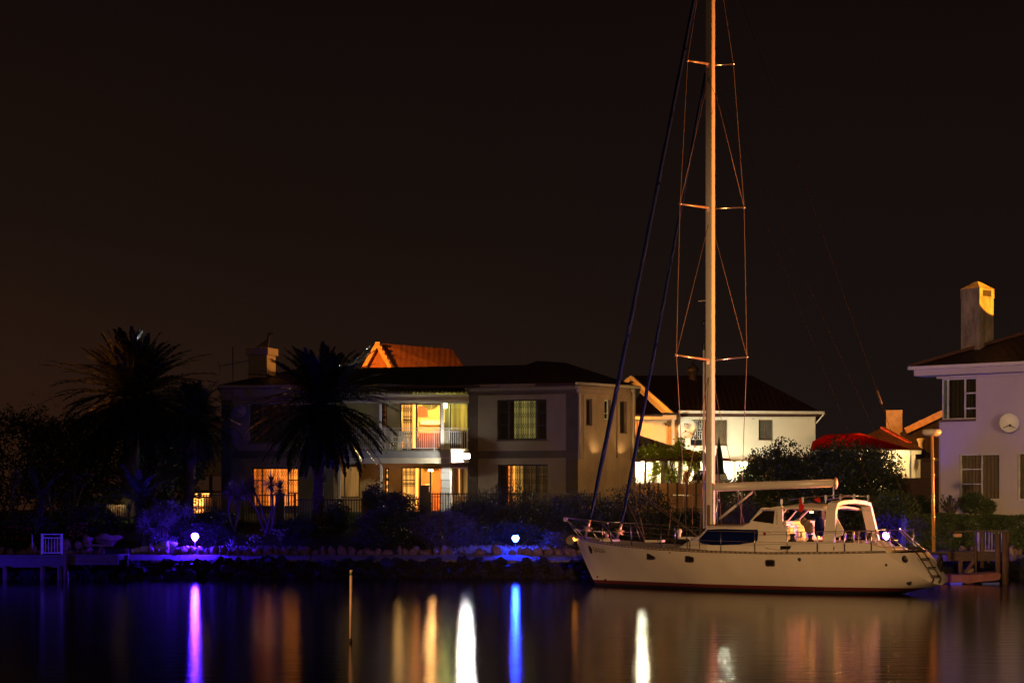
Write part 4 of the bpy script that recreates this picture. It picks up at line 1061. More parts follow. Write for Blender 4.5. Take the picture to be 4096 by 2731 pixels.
Wl = Wall(3440, 103, 3690, 103); q = MB(); Wl.bpx(q, 3440, 1806, 3662, 2000, -.3, 0); Wl.bpx(q, 3440, 1800, 3686, 1815, 0, .35); q.build('wall', mat('plaster_warm_white', (.7, .64, .5), var=.08, bump=.1), lh)
q = MB(); P = [at(3440, 1800, 102), at(3700, 1798, 102), at(3530, 1708, 106), at(3530, 1708, 110), at(3440, 1760, 104)]
q.add([at(3330, 1800, 102), at(3700, 1799, 102), at(3530, 1709, 106), at(3330, 1800, 112), at(3700, 1800, 112)], [(0, 1, 2), (1, 4, 2), (0, 2, 3), (2, 4, 3)]); q.build('roof', TILE_R, lh)
q = MB(); q.bar(at(3529, 1711, 105.8), at(3640, 1772, 103.2), .22, .14); q.build('ridge_tiles', mat('ridge_red', (.4, .06, .03)), lh)
q = MB(); q.bar(Wl.px(3648, 1870, .1), Wl.px(3648, 1830, .1), .2, .1); q.build('wall_box', TRIM, lh)
w_, r_ = window(Wl, (3595, 1860, 3616, 1898), lh, fm=TRIM, pm=mat('pane_grey', (.08, .08, .07)), depth=.02, fw=.08)
q = MB(); Wl.bpx(q, 3662, 1838, 3682, 2000, -.4, -.02); q.build('corner_wall', PL_CREAM, lh)
q = MB(); p = at(3683, 1770, 103); q.lathe(p, [(.13, -.35), (.12, 0), (.2, .12), (.22, .2), (.1, .24), (0, .25)], 12); q.build('flue', PL_CREAM, lh)
lamp('canopy_light', 'POINT', Wl.px(3580, 1822, 1.0), 170, (1, .66, .28), .1)
lamp('canopy_light_left', 'POINT', at(3370, 1810, 101), 260, (1, .66, .28), .1)
t = thing('brick_chimney_house', 'gabled dark roof with orange lit barge board and square chimney left of the pale house', 'house', at(3700, 1900, 107))
q = MB(); q.box((at(3578, 1680, 108).x, 108, at(0, 1700, 108).z), (.86, .9, 1.6), -.22); q.build('chimney', mat('chimney_tan', (.5, .3, .16)), t)
q = MB(); q.add([at(3600, 1730, 106), at(3800, 1640, 106), at(3900, 1640, 113), at(3700, 1730, 113), at(3620, 1840, 106), at(3900, 1840, 106)], [(0, 1, 2, 3), (0, 4, 5, 1)]); q.build('roof', TILE_D, t)
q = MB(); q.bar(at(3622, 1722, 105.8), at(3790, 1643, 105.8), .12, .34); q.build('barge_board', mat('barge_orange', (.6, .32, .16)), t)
q = MB(); Wx = Wall(3662, 104, 3770, 104); Wx.bpx(q, 3668, 1832, 3770, 1843, 0, .3); Wx.bpx(q, 3684, 1844, 3770, 2000, -.6, -.4); q.build('beam', FR_BROWN, t)
lamp('street_lamp_far', 'SPOT', at(3350, 1550, 98), 3800, (1, .36, .05), .15, aim=at(3680, 1690, 107), spot=50)
t = thing('boundary_wall', 'dark purplish brown boundary wall beside the pale house', 'wall', at(3690, 2060, 91))
Wb = Wall(3560, 92, 3770, 90); q = MB(); Wb.solid(q, 0, Wb.L, 2.2, Wb.z(3680, 1916)); q.build('panel', mat('wall_umber', (.12, .07, .055), bump=.2, var=.2), t)
q = MB(); Wb.bx(q, -.05, Wb.L, Wb.z(3680, 1916) + .002, Wb.z(3680, 1916) + .06, -.3, .05); q.build('coping', FR_BROWN, t)

# ------------------------------------------------------------------ pale house on the right
ph = thing('pale_house', 'tall pale two storey house with dark roof and chimney at the right edge', 'house', (18, 82, 2.2))
X1 = Wall(3762, 82.2, 4400, 78.2); zt = X1.z(3900, 1500)
ul = X1.rect(3772, 1512, 3904, 1676); ulz = ul
lw1 = X1.rect(3838, 1814, 3998, 2000); lw2 = X1.rect(4070, 1808, 4180, 2000)
q = MB(); X1.solid(q, 0, X1.L, 1.9, zt, [(0, ul[1], ul[2], ul[3]), lw1, lw2], th=.3); q.build('wall', PL_PINK, ph)
# return wall going back
q = MB(); bk2 = V((X1.P(0, 0).x + 3.0, X1.P(0, 0).y + 9, 0)); p0 = X1.P(0, 0)
q.prism([(p0.x, p0.y + .31, 1.9), (bk2.x, bk2.y, 1.9), (bk2.x, bk2.y, ul[2]), (p0.x, p0.y + .31, ul[2])], (.2, 0, 0)); q.build('side_wall', PL_PINK, ph)
q = MB(); X1.bx(q, -.12, X1.L, ul[3] + .002, zt + .003, .003, .12); q.build('wall_head', PL_PINK, ph)
zge = X1.z(3750, 1466, .9)
q = MB(); X1.bx(q, -.85, X1.L, zge - .33, zge - .08, -.3, .72); q.build('eaves_soffit', PL_PINK, ph)
q = MB(); X1.bx(q, -1.05, X1.L, zge - .075, zge + .06, .6, .88); q.build('gutter', TRIM, ph)
c0, c1 = X1.P(-1.0, zge + .05, .8), X1.P(X1.L, zge + .05, .8); 
q = MB(); rp0 = X1.P(4.6, zge + 2.05, -3.4); rp1 = X1.P(X1.L, zge + 2.05, -3.4); b0_ = X1.P(-1, zge + .05, -8)
q.add([c0, c1, rp1, rp0, b0_], [(0, 1, 2, 3), (0, 3, 4)]); q.build('roof', TILE_D, ph)
q = MB(); q.bar(c0 + V((0, 0, .05)), rp0 + V((0, 0, .05)), .26, .12); q.build('ridge_tiles', TILE_R, ph)
# corner window, glazed round the corner
q = MB(); frame_on(q, X1, (0.02, ul[1], ul[2], ul[3]), .05, -.2, -.13)
for x in (3786, 3855): u = X1.u(x); X1.bx(q, u - .03, u + .03, ul[2], ul[3], -.19, -.12)
for y in (1571, 1632): z = X1.z(3880, y); X1.bx(q, X1.u(3857), ul[1], z - .03, z + .03, -.19, -.125)
cw = q.build('window', FR_WHITE, ph); cw['label'] = 'dark corner window with three small panes at its right'
q = MB(); X1.bx(q, .03, ul[1] - .01, ul[2], ul[3], -.175, -.165); q.build('pane', GL, cw)
q = MB(); curtain(q, X1, (X1.u(3788), ul[1] + .3, ul[2], ul[3]), -.38); q.build('curtain', CUR_DK, cw)
q = MB(); curtain(q, X1, (.02, X1.u(3785), ul[2], ul[3]), -.3, .02); q.build('curtain', mat('net_curtain', (.4, .42, .3)), cw)
q = MB(); X1.bx(q, 0, ul[1] + .2, ul[2], ul[3], -.6, -.5); q.build('room_wall', MATS['room_dark'], cw)
q = MB(); X1.bx(q, -.03, ul[1], ul[2] - .1, ul[2] - .003, -.2, .06); q.build('sill', FR_BROWN, cw)
window(X1, (3838, 1814, 3998, 2000), ph, mu=(3924,), mz=((3838, 3924, 1876), (3838, 3924, 1935)), fm=FR_WHITE, pm=GL, cm=CUR_PK, depth=.1, seed=21, label='lower window with buff curtains and three stacked panes')
window(X1, (4070, 1808, 4180, 2000), ph, mu=(4140,), fm=FR_WHITE, pm=GL, cm=CUR_PK, depth=.1, seed=22)
# chimney
cm_ = mat('chimney_weathered', (.2, .16, .1), scale=1.9, var=.55, bump=.4, stretch=(1.6, 1.6, .5), col2=(.38, .3, .2))
Xc = Wall(3838, 80.6, 3912, 79.7)
pc = X1.P(X1.u(3911), 0, -1.6); D_ = pc.y; s_ = D_ / F
ang = -.5
zc0, zc1 = H0 - (1420 - YH) * s_, H0 - (1195 - YH) * s_
def rbox(mb, cx, cy, z0, z1, a, b, rz, taper=1.0):
    P = []
    for z, k in ((z0, 1), (z1, taper)):
        for dx, dy in ((-a, -b), (a, -b), (a, b), (-a, b)):
            dx *= k; dy *= k; P.append((cx + dx * math.cos(rz) - dy * math.sin(rz), cy + dx * math.sin(rz) + dy * math.cos(rz), z))
    mb.hexa(P)
cx_, cy_ = (3909 - CX) * s_, D_
rz_ = math.radians(40)
q = MB(); rbox(q, cx_, cy_, zc0 - .6, zc1, .47, .47, rz_); chp = q.build('chimney', cm_, ph)
q = MB(); z2 = H0 - (1158 - YH) * s_; rbox(q, cx_, cy_, zc1 + .002, z2, .49, .49, rz_); q.build('chimney_head', cm_, chp)
q = MB(); z3 = H0 - (1127 - YH) * s_; rbox(q, cx_, cy_, z2 + .002, z3, .5, .5, rz_, .15); q.build('chimney_cap', cm_, chp)
q = MB(); n1 = V((math.sin(rz_), -math.cos(rz_), 0)); x1 = V((math.cos(rz_), math.sin(rz_), 0))
for n_, x_ in ((n1, x1), (V((-n1.y, n1.x, 0)), n1)):
    cc = V((cx_, cy_, (zc1 + z2) / 2)) + n_ * .492
    q.prism([cc + x_ * a + V((0, 0, b)) for a, b in ((-.28, -.13), (.28, -.13), (.28, .12), (-.28, .12))], n_ * .006) if n_ is n1 else None
q.build('smoke_vent', FR_DARK, chp)
dish(X1.px(4036, 1692, .7), .37, (-.15, -1, .1), 'round white satellite dish on the wall of the pale house', MATS['dish_white'], X1.px(4040, 1730, .0))
lamp('chimney_cone_spot', 'SPOT', V((44, 56, 17)), 420000, (1, .33, .02), .05, aim=(cx_ + .7, cy_, 12.15), spot=4.6, blend=.02)  # added spot; its cone edge shapes the lit patch on the chimney
# ------------------------------------------------------------------ palms
palm('date_palm', 'large wide date palm with orange lit fronds left of the main house', at(520, 2060, 87.5), at(530, 1600, 87.5), 3.7, 165, LEAF_P, 1, ll=.4, lw=.07, trunk_r=.36, group='date palms of the garden', droop=1.15)
palm('date_palm', 'date palm in front of the house balcony with hanging fronds', at(1270, 2095, 84.5), at(1290, 1630, 84.5), 3.35, 150, LEAF_P, 2, ll=.36, lw=.065, trunk_r=.2, group='date palms of the garden', el0=-1.1, droop=1.25)
palm('fan_palm', 'smaller palm with drooping crown at the left end of the main house', at(742, 2110, 86), at(780, 1690, 86), 2.1, 80, LEAF_P, 3, ll=.4, lw=.06, trunk_r=.2, el0=-1.2, droop=1.6, nl=30)
palm('cycad', 'low cycad palm with blue lit feather leaves below the big palm', at(560, 2100, 83), at(560, 2010, 83), 1.9, 26, mat('leaf_cycad', (.06, .07, .05), rough=.35), 4, ll=.26, lw=.035, trunk_r=.18, el0=.1, droop=1.5, skirt=False, nl=44)
palm('cycad', 'dim cycad palm at the far left with drooping blue tinged leaves', at(150, 2120, 82.5), at(160, 2010, 82.5), 1.9, 18, MATS['leaf_cycad'], 5, ll=.26, lw=.035, trunk_r=.16, el0=-.2, droop=1.7, skirt=False, nl=36)
# ------------------------------------------------------------------ trees and shrubs at the left
g_ = 'dark trees at the left'
bush('dark_tree', 'tall dark broadleaf tree at the left edge', at(60, 1830, 92), (2.6, 2, 2.3), 9000, LEAF_D, 31, 'tree', g_, ls=.16, lw=.09, ground=2.4)
bush('dark_tree', 'dark tree between the left edge and the big palm', at(260, 1850, 91), (2.2, 2, 2.4), 8000, LEAF_D, 32, 'tree', g_, ls=.16, lw=.09, ground=2.4)
bush('dark_tree', 'dark bushy tree behind the trunk of the big palm', at(420, 1900, 90.5), (2.2, 2, 2.1), 8000, LEAF_D, 33, 'tree', g_, ls=.16, lw=.09, ground=2.4)
bush('dark_tree', 'dark tree below the right side of the big palm', at(640, 1880, 90), (1.9, 2, 2.2), 8000, LEAF_D, 34, 'tree', g_, ls=.15, lw=.09, ground=2.4)
bush('bare_tree', 'faint twiggy treetop glowing red at the far left skyline', at(190, 1690, 110), (2.9, 2, 1.8), 1500, mat('leaf_twig', (.12, .05, .035)), 35, 'tree', ls=.14, lw=.02, ground=2.4, shell=.3)
bush('dark_tree', 'dark leafy tree filling the gap right of the big palm', at(700, 1790, 91), (2.0, 1.6, 1.6), 7000, LEAF_D, 37, 'tree', g_, ls=.15, lw=.08, ground=2.4)
bush('pine_tree', 'dark rounded pine crown rising right of the big palm', at(725, 1610, 105), (1.55, 1.5, 1.0), 5000, LEAF_D, 36, 'tree', 'pines on the skyline', ls=.16, lw=.04, ground=2.5)
for (x, y, s, lb) in ((842, 1650, 1.0, 'small umbrella pine on the skyline left of the house corner'), ):
    p = at(x, y, 120); t = thing('umbrella_pine', lb, 'tree', (p.x, p.y, 2.5)); q = MB()
    for (dx, dz, rx, rz) in ((-.2, .1, .75, .22), (.3, -.5, .5, .16), (-.35, -.75, .35, .14)): crown(q, (p.x + dx, p.y, p.z + dz), (rx, .6, rz), 900, .12, .04, int(rx * 100), .2)
    q.build('crown', LEAF_D, t); q = MB(); q.tube([(p.x, p.y, 2.5), (p.x + .05, p.y, p.z - .9), (p.x - .2, p.y, p.z)], [.12, .07, .04], 6); q.tube([(p.x + .05, p.y, p.z - .9), (p.x + .35, p.y, p.z - .45)], .04, 6); q.build('trunk', MATS['bark'], t)
t = thing('red_roof_house', 'sliver of a red roofed house glimpsed beside the left house corner', 'house', at(860, 1800, 112))
q = MB(); q.prism([at(x, y, 112) for x, y in ((790, 1712), (830, 1688), (900, 1688), (900, 1722), (790, 1722))], (0, 3, 0)); q.build('roof', TILE_O, t)
q = MB(); q.prism([at(x, y, 112.4) for x, y in ((800, 1723), (900, 1723), (900, 1900), (800, 1900))], (0, 2.5, 0)); q.build('wall', PL_STAIN, t)
lamp('street_lamp_left', 'SPOT', (-25, 83, 15), 30000, (1, .25, .02), .1, aim=(-17, 87.6, 8.0), spot=19)
# yuccas
def yucca(label, base, heads, seed, group=None, L=.5, cat='yucca', m=LEAF_Y, tr=.06):
    r = random.Random(seed); t = thing('yucca', label, cat, base, group); base = V(base)
    for i, h in enumerate(heads):
        h = V(h); b = base + V((r.uniform(-.12, .12), r.uniform(-.1, .1), -.1)); mid = b.lerp(h, .5) + V((r.uniform(-.25, .25), 0, 0))
        q = MB(); q.tube([b, b.lerp(mid, .5) + V((r.uniform(-.1, .1), 0, 0)), mid, mid.lerp(h, .5), h], [tr * 1.2, tr, tr * .9, tr * .8, tr * .7], 7); q.build('trunk', mat('yucca_bark', (.08, .06, .045), bump=.5, scale=8), t)
        q = MB(); rosette(q, h, 85, L, .045, seed * 7 + i, el=(-1.2, 1.45)); q.build('leaf_head', m, t)
    return t
yucca('four headed yucca before the orange window, lit violet at its bare trunks', at(1075, 2125, 82.5), [at(975, 1960, 82.6), at(1010, 1945, 82.9), at(1085, 1935, 82.4), at(1120, 1955, 82.2)], 1, 'yuccas of the garden', .55)
yucca('single low yucca just left of the four headed one', at(930, 2115, 82.8), [at(925, 1965, 82.8), at(952, 1990, 83)], 2, 'yuccas of the garden', .5)
yucca('pale yucca pair behind the white garden gate', at(310, 2120, 84), [at(300, 1925, 84), at(345, 1905, 84.2)], 3, 'yuccas of the garden', .45, m=mat('leaf_yucca_lit', (.09, .08, .03)))
yucca('tall thin yucca at the left edge', at(45, 2110, 84), [at(60, 1910, 84)], 4, 'yuccas of the garden', .5)
yucca('small pale yucca head standing high between left edge and gate', at(190, 2080, 86), [at(170, 1880, 86)], 5, 'yuccas of the garden', .35, m=MATS['leaf_yucca_lit'])
yucca('narrow yucca just right of the white garden gate', at(285, 2130, 83.5), [at(265, 2000, 83.5)], 6, 'yuccas of the garden', .4)
# aloes
r = random.Random(9)
t = thing('aloe_clump', 'big clump of thick curling aloe rosettes lit violet beside the violet lamp', 'aloe', at(650, 2180, 80.9)); q0 = None
for i in range(26):
    x = r.uniform(560, 690); y = r.uniform(2055, 2165) if i > 5 else r.uniform(2025, 2080)
    if abs(x - 625) > 40 and y < 2060: y += 50
    p = at(x, y, 80.4 + (2190 - y) * .012)
    q = MB(); rosette(q, p, 26, r.uniform(.34, .46), .075, 50 + i, el=(-.5, 1.3), curve=1.5); q.build('aloe_rosette', LEAF_A, t)
q = MB()
for i in range(14): x = r.uniform(570, 690); q.tube([at(x, 2190, 81), at(x + r.uniform(-10, 10), 2110, 81.2)], .05, 6)
q.build('stem', MATS['bark'], t)
t = thing('aloe_clump', 'dim spiky aloe clump right of the violet lamp top, deep in the garden', 'aloe', at(730, 2120, 82.5))
for i in range(7):
    q = MB(); rosette(q, at(r.uniform(690, 760), r.uniform(2020, 2100), 82 + r.random()), 24, .5, .06, 90 + i, el=(-.4, 1.3), curve=1.2); q.build('aloe_rosette', LEAF_A, t)
# small bank plants
def tuft(name, label, p, n, L, w_, seed, m, group=None, el=(.2, 1.4), curve=.8, cat='plant'):
    t = thing(name, label, cat, p, group); q = MB(); rosette(q, V(p) + V((0, 0, .02)), n, L, w_, seed, el=el, curve=curve); q.build('leaves', m, t); return t
LG = mat('leaf_silver', (.25, .27, .24), rough=.5)
tuft('agave', 'small forked agave catching violet light right of the violet lamp', at(925, 2185, 80.3), 9, .42, .05, 3, LG)
for i, (x, y) in enumerate(((1020, 2160), (1120, 2140))):
    p = at(x, y, 81); g = gz(81); t = thing('flower_plant', ('violet tinted flowering stalks left of the front palm foot', 'taller flowering plant nearer the front palm foot')[i], 'flower', (p.x, p.y, g), 'flowering plants by the bank'); q = MB()
    for k in range(9):
        e = p + V((r.gauss(0, .18), r.gauss(0, .15), r.gauss(.05, .12))); q.tube([(p.x, p.y, g), p.lerp(e, .5), e], .012, 5); 
    q.build('stalks', LEAF_M, t); q = MB()
    for k in range(26): q.blob(p + V((r.gauss(0, .2), r.gauss(0, .15), r.gauss(.08, .12))), .035, k, .2, 3)
    q.build('flower_heads', LG, t)
q = MB()
for i in range(900):
    x = r.uniform(920, 1230) if i < 500 else r.uniform(740, 930); p = at(x, 2195, 80.4 + r.random() * 1.2); p.z = gz(p.y) + .03; leaf(q, p, rdir(r) + V((0, 0, 1)), rdir(r), r.uniform(.06, .14), .04)
for i in range(4200):
    x = r.gauss(1990, 85) if i < 3000 else r.uniform(2060, 2260); D = 79.9 + r.random() * 1.3; X = (x - CX) / F * D; p = V((X, D, gz(D) + r.random() * .12)); leaf(q, p, rdir(r) + V((0, 0, 1.2)), rdir(r), r.uniform(.06, .16), .03)
tag(q.build('ground_cover', LG), 'low silvery ground cover along the bank wall near the blue lamp', 'ground cover', kind='stuff')
# mounded shrubs in the middle
gs = 'mounded shrubs in the middle of the garden'
LSH = mat('leaf_shrub_dark', (.035, .042, .025), rough=.5, var=.5)
LGS = mat('leaf_shrub_grey', (.085, .08, .07), rough=.6, var=.35)
bush('shrub', 'big dark mounded shrub below the balcony, right of the grass', at(1600, 2110, 83), (1.75, 1.2, 1.0), 15000, LSH, 41, group=gs, ls=.11, lw=.035, amp=.6)
bush('shrub', 'grey green twiggy shrub left of the blue lamp', at(1790, 2130, 81.6), (1.25, .9, .8), 11000, LGS, 42, group=gs, ls=.12, lw=.03, amp=.5)
bush('shrub', 'wide dark shrub filling the garden below the right windows', at(2000, 2070, 84), (2.6, 1.2, 1.05), 18000, LSH, 43, group=gs, ls=.11, lw=.04, amp=.6)
bush('shrub', 'dark shrub just behind the pulpit of the yacht', at(2330, 2090, 83.5), (2.0, 1.2, 1.05), 13000, LSH, 44, group=gs, ls=.11, lw=.04)
bush('shrub', 'dark shrub in front of the precast wall behind the inner forestay', at(2560, 2090, 83.5), (1.7, 1.2, 1.45), 13000, LSH, 45, group=gs, ls=.11, lw=.04)
bush('shrub', 'dark shrub behind the foot of the mast', at(2770, 2130, 83.5), (1.3, 1.2, 1.0), 9000, LSH, 46, group=gs, ls=.11, lw=.04)
bush('shrub', 'low leafy shrub between the blue lamp and the bow', at(2230, 2170, 80.9), (.6, .5, .4), 3500, LGS, 47, group=gs, ls=.09, lw=.04)
bush('shrub', 'small shrub low on the left bank of the dark mound', at(1480, 2160, 81.5), (.7, .6, .5), 3500, LSH, 48, group=gs, ls=.09, lw=.04)
bush('shrub', 'loose leafy bush right of the front palm trunk', at(1350, 2070, 84.3), (.5, .5, .75), 2500, LSH, 49, group=gs, ls=.1, lw=.06, shell=.2)
bush('shrub', 'thin leafy bush rising behind the brick pillar', at(1500, 2000, 85.2), (.45, .4, .75), 1300, LSH, 50, group=gs, ls=.11, lw=.07, shell=.1)
bush('shrub', 'bushy plant in front of the fence left of the tall pillar', at(1570, 2010, 85.2), (.75, .4, .4), 2600, LSH, 51, group=gs, ls=.12, lw=.06, shell=.2)
bush('shrub', 'low dark shrub left of the front palm foot', at(1190, 2120, 83.5), (.9, .7, .5), 3500, LSH, 52, group=gs, ls=.1, lw=.05)
bush('shrub', 'dark flowering shrub at the far left of the bank', at(80, 2130, 82), (1.4, .8, .75), 6000, LSH, 53, group=gs, ls=.1, lw=.05)
bush('shrub', 'dark shrub below the pale yucca pair', at(370, 2100, 83), (1.3, .8, .75), 6000, LSH, 54, group=gs, ls=.1, lw=.05)
bush('shrub', 'dark shrub under the small palm, right of the violet lamp', at(860, 2110, 83.5), (.9, .8, .8), 6000, LSH, 55, group=gs, ls=.1, lw=.05)
q = MB()
for i in range(60): q.blob(at(r.uniform(20, 130) if i < 26 else r.uniform(270, 350), r.uniform(2075, 2160), 80.9), .03, i, .2, 3)
tag(q.build('blossoms', mat('blossom_red', (.4, .05, .04))), 'scattered tiny red blossoms on the left shrubs', 'flower', kind='stuff')
bush('shrub', 'added dark shrub standing in for the violet glow behind the violet lamp', at(800, 2135, 81.6), (1.3, .7, .5), 4000, LSH, 56, group='added shrubs standing in for lamp glow', ls=.09, lw=.03, shell=.15, amp=.8)  # shrubs added behind the lamps so lit leaves imitate a glow
bush('shrub', 'added dark shrub standing in for the blue glow behind the blue lamp', at(2060, 2135, 81.6), (1.5, .7, .5), 4000, LSH, 57, group='added shrubs standing in for lamp glow', ls=.09, lw=.03, shell=.15, amp=.8)
bush('shrub', 'added dark shrub standing in for the purple glow behind the stern lamp', at(3560, 2115, 81.3), (1.1, .6, .7), 5500, LSH, 58, group='added shrubs standing in for lamp glow', ls=.09, lw=.03, shell=.15, amp=.8)
# big round hedge trees behind the yacht
gh = 'large rounded hedge trees behind the yacht'
bush('hedge_tree', 'large rounded hedge tree just right of the mast', at(3105, 1945, 86), (1.6, 1.5, 1.7), 22000, LEAF_D, 61, 'tree', gh, ls=.1, lw=.07, ground=1.6, shell=.5, amp=.38, trunk=.09)
bush('hedge_tree', 'large rounded hedge tree above the pilothouse', at(3330, 1950, 86), (2.3, 1.5, 2.05), 26000, LEAF_D, 62, 'tree', gh, ls=.1, lw=.07, ground=1.6, shell=.5, amp=.38, trunk=.09)
bush('hedge_tree', 'rounded hedge tree in front of the bright low house wall', at(3490, 1955, 85.5), (1.35, 1.3, 1.75), 14000, LEAF_D, 63, 'tree', gh, ls=.1, lw=.07, ground=1.6, amp=.35, trunk=.09)
bush('shrub', 'dark shrub right behind the mast foot', at(2960, 2000, 85), (1.2, 1.1, 1.0), 8000, LEAF_M, 64, group='shrubs behind the yacht', ls=.1, lw=.05, ground=1.6)
bush('shrub', 'wispy shrub seen below the boom, tinged purple', at(2960, 2070, 82.2), (.95, .7, .75), 4500, LGS, 65, group='shrubs behind the yacht', ls=.14, lw=.025, ground=1.1, shell=.15)
bush('shrub', 'leafy shrub behind the pilothouse, tinged blue', at(3200, 2070, 82.4), (1.6, .8, .8), 7000, LEAF_M, 66, group='shrubs behind the yacht', ls=.1, lw=.05, ground=1.1)
bush('shrub', 'shrub behind the purple lamp at the stern', at(3560, 2050, 83), (1.3, .9, .9), 7000, LEAF_M, 67, group='shrubs behind the yacht', ls=.1, lw=.05, ground=1.1)
bush('shrub', 'dark shrub before the purplish boundary wall', at(3680, 2070, 83.5), (1.0, .9, .95), 6000, LEAF_D, 68, group='shrubs behind the yacht', ls=.1, lw=.05, ground=1.1)
# hedge and topiary by the pale house
t = thing('clipped_hedge', 'long clipped dark green hedge in front of the pale house', 'hedge', (19, 80.6, 1.0)); q = MB(); r2 = random.Random(4)
zt_ = H0 - (2062 - YH) / F * 80
for i in range(42000):
    x = r2.uniform((3610 - CX) / F * 80.5, 23.5); s_ = r2.random()
    if s_ < .55: p = V((x, 80.0 + r2.random() * .1, r2.uniform(.9, zt_)))
    else: p = V((x, 80.0 + r2.random() * 1.1, zt_ - r2.random() * .12))
    p += V((0, .1 * noise.noise(p * 1.3), .12 * noise.noise(p * 1.1))); leaf(q, p, rdir(r2) + V((0, -.5, .4)), rdir(r2), r2.uniform(.06, .11), .05)
q.build('crown', LEAF_M, t)
q = MB(); q.box((19.5, 80.65, (zt_ + .9) / 2), (7.6, .8, zt_ - 1.1)); q.build('inner_branches', LEAF_D, t)
for i, (x, y, s, n_, lb) in enumerate(((3890, 2010, .48, 4200, 'round topiary bush below the left part of the lower window'), (3948, 2028, .34, 2600, 'smaller round topiary bush right of the window middle'), (4050, 2015, .46, 4200, 'large round topiary bush at the right edge'), (4085, 2010, .3, 2000, 'topiary bush cut by the right edge of the picture'))):
    p = at(x, y, 80.9); t = thing('topiary_bush', lb, 'shrub', (p.x, p.y, 1.2), 'round topiary bushes by the pale house'); q = MB(); crown(q, p, (s, s, s * .8), n_, .07, .05, 70 + i, .6, .15); q.build('crown', LEAF_M, t)
    q = MB(); stems(q, (p.x, p.y, 1.3), p, (s, s, s), 5, .03, i); q.build('trunk', MATS['bark'], t)
p = at(3800, 2025, 80.9); t = thing('succulent_bush', 'branching succulent with small rosettes at the corner of the pale house', 'shrub', (p.x, p.y, 1.2)); q = MB(); q2 = MB(); r3 = random.Random(8)
for i in range(34):
    e = p + V((r3.uniform(-.42, .42), r3.uniform(-.25, .25), r3.uniform(-.1, .42))); q2.tube([(p.x, p.y, 1.3), p.lerp(e, .4) - V((0, 0, .15)), e], [.03, .02, .012], 5); rosette(q, e, 16, .11, .04, i)
q.build('leaf_rosettes', LEAF_M, t); q2.build('trunk', MATS['bark'], t)
# left bank furniture: boulders, stone bench
p = at(418, 2155, 80.9); t = tag(MB().blob(p, (.55, .3, .2), 5, .35, 10).build('boulder', STONE, None, origin=p), 'long pale boulder lying behind the stone bench', 'rock')
for i, (x, y, s, lb) in enumerate(((350, 2160, .17, 'round brown boulder left of the long pale boulder'), (270, 2178, .2, 'boulder right behind the white gate'), (318, 2180, .16, 'upright boulder right of the white gate'), (230, 2185, .24, 'boulder seen through the white gate'), (195, 2190, .16, 'small boulder behind the left post of the white gate'), (130, 2195, .2, 'rounded boulder left of the white gate'))):
    p = at(x, y, 80.4); tag(MB().blob(p, (s * 1.1, s, s * 1.1), 60 + i, .3, 8).build('boulder', STONE, None, origin=p), lb, 'rock')
t = thing('stone_bench', 'low stone bench on two lumpy legs on the left bank', 'bench', at(390, 2215, 80)); Wn = Wall(340, 80, 446, 80)
q = MB(); Wn.bpx(q, 338, 2176, 446, 2184, -.4, 0); q.build('seat', STONE, t)
for x in (354, 404):
    q = MB(); q.blob(Wn.px(x, 2200, -.2), (.07, .12, .2), int(x), .25, 6); q.build('leg', STONE, t)
t = thing('planter_box', 'long low timber planter edge glowing violet left of the violet lamp', 'planter', at(660, 2215, 79.9)); Wn = Wall(515, 79.85, 740, 79.85)
q = MB(); Wn.bpx(q, 520, 2210, 742, 2226, -.15, 0); q.build('side_board', WOODW, t)
q = MB(); Wn.bpx(q, 612, 2186, 742, 2206, -.3, -.16); q.build('rear_board', WOODW, t)
for i, (x, y, s) in enumerate(((533, 2203, .1), (552, 2200, .12), (575, 2196, .14), (605, 2194, .17), (640, 2190, .16), (668, 2180, .2), (690, 2178, .16))):
    p = at(x, y, 80.1); tag(MB().blob(p, (s * 1.2, s, s), 80 + i, .3, 8).build('white_boulder', mat('pale_rock', (.5, .48, .44), bump=.5), None, origin=p), 'pale rock lit violet in the row on the planter edge', 'rock', 'pale rocks behind the planter')
q = MB()
for i in range(14): q.blob(at(r.uniform(748, 800), r.uniform(2190, 2206), 79.85), r.uniform(.04, .1), i, .4, 4)
tag(q.build('pebbles', mat('pale_rock', (.5, .48, .44))), 'pale pebbles at the foot of the violet lamp', 'pebbles', kind='stuff')
# skyline masses far off
for i, (x, D, w_, h_) in enumerate(((-300, 150, 9, 5), (3700, 170, 12, 3.2), (2450, 180, 8, 3))):
    pass
# ------------------------------------------------------------------ the yacht
TH = math.radians(36); BD = V((math.cos(TH), -math.sin(TH))); BN = V((-math.sin(TH), -math.cos(TH)))
BO = V(((2303 - CX) / F * 69.5, 69.5)); BL = 13.9
def P(u, v, z):
    q = BO + BD * u + BN * v
    return V((q.x, q.y, z))
D3, N3 = V((BD.x, BD.y, 0)), V((BN.x, BN.y, 0))
def bp(x, y, v):
    r = V(((x - CX) / F, 1.0)); D = (v + BO.dot(BN)) / r.dot(BN); p = r * D
    return (p - BO).dot(BD), H0 - (y - YH) / F * D
def Bp(x, y, v):
    u, z = bp(x, y, v); return P(u, v, z)
def lerp_tab(T, t):
    for (a, x), (b, y) in zip(T, T[1:]):
        if t <= b: return x + (y - x) * max(0, (t - a)) / (b - a)
    return T[-1][1]
BT = [(0, .0), (.03, .34), (.08, .68), (.15, 1.05), (.25, 1.45), (.35, 1.72), (.45, 1.88), (.55, 1.95), (.65, 1.94), (.75, 1.87), (.85, 1.76), (.93, 1.66), (1.0, 1.5)]
ST = [(0, 1.66), (.1, 1.50), (.2, 1.40), (.35, 1.30), (.5, 1.25), (.7, 1.22), (.85, 1.25), (1.0, 1.30)]
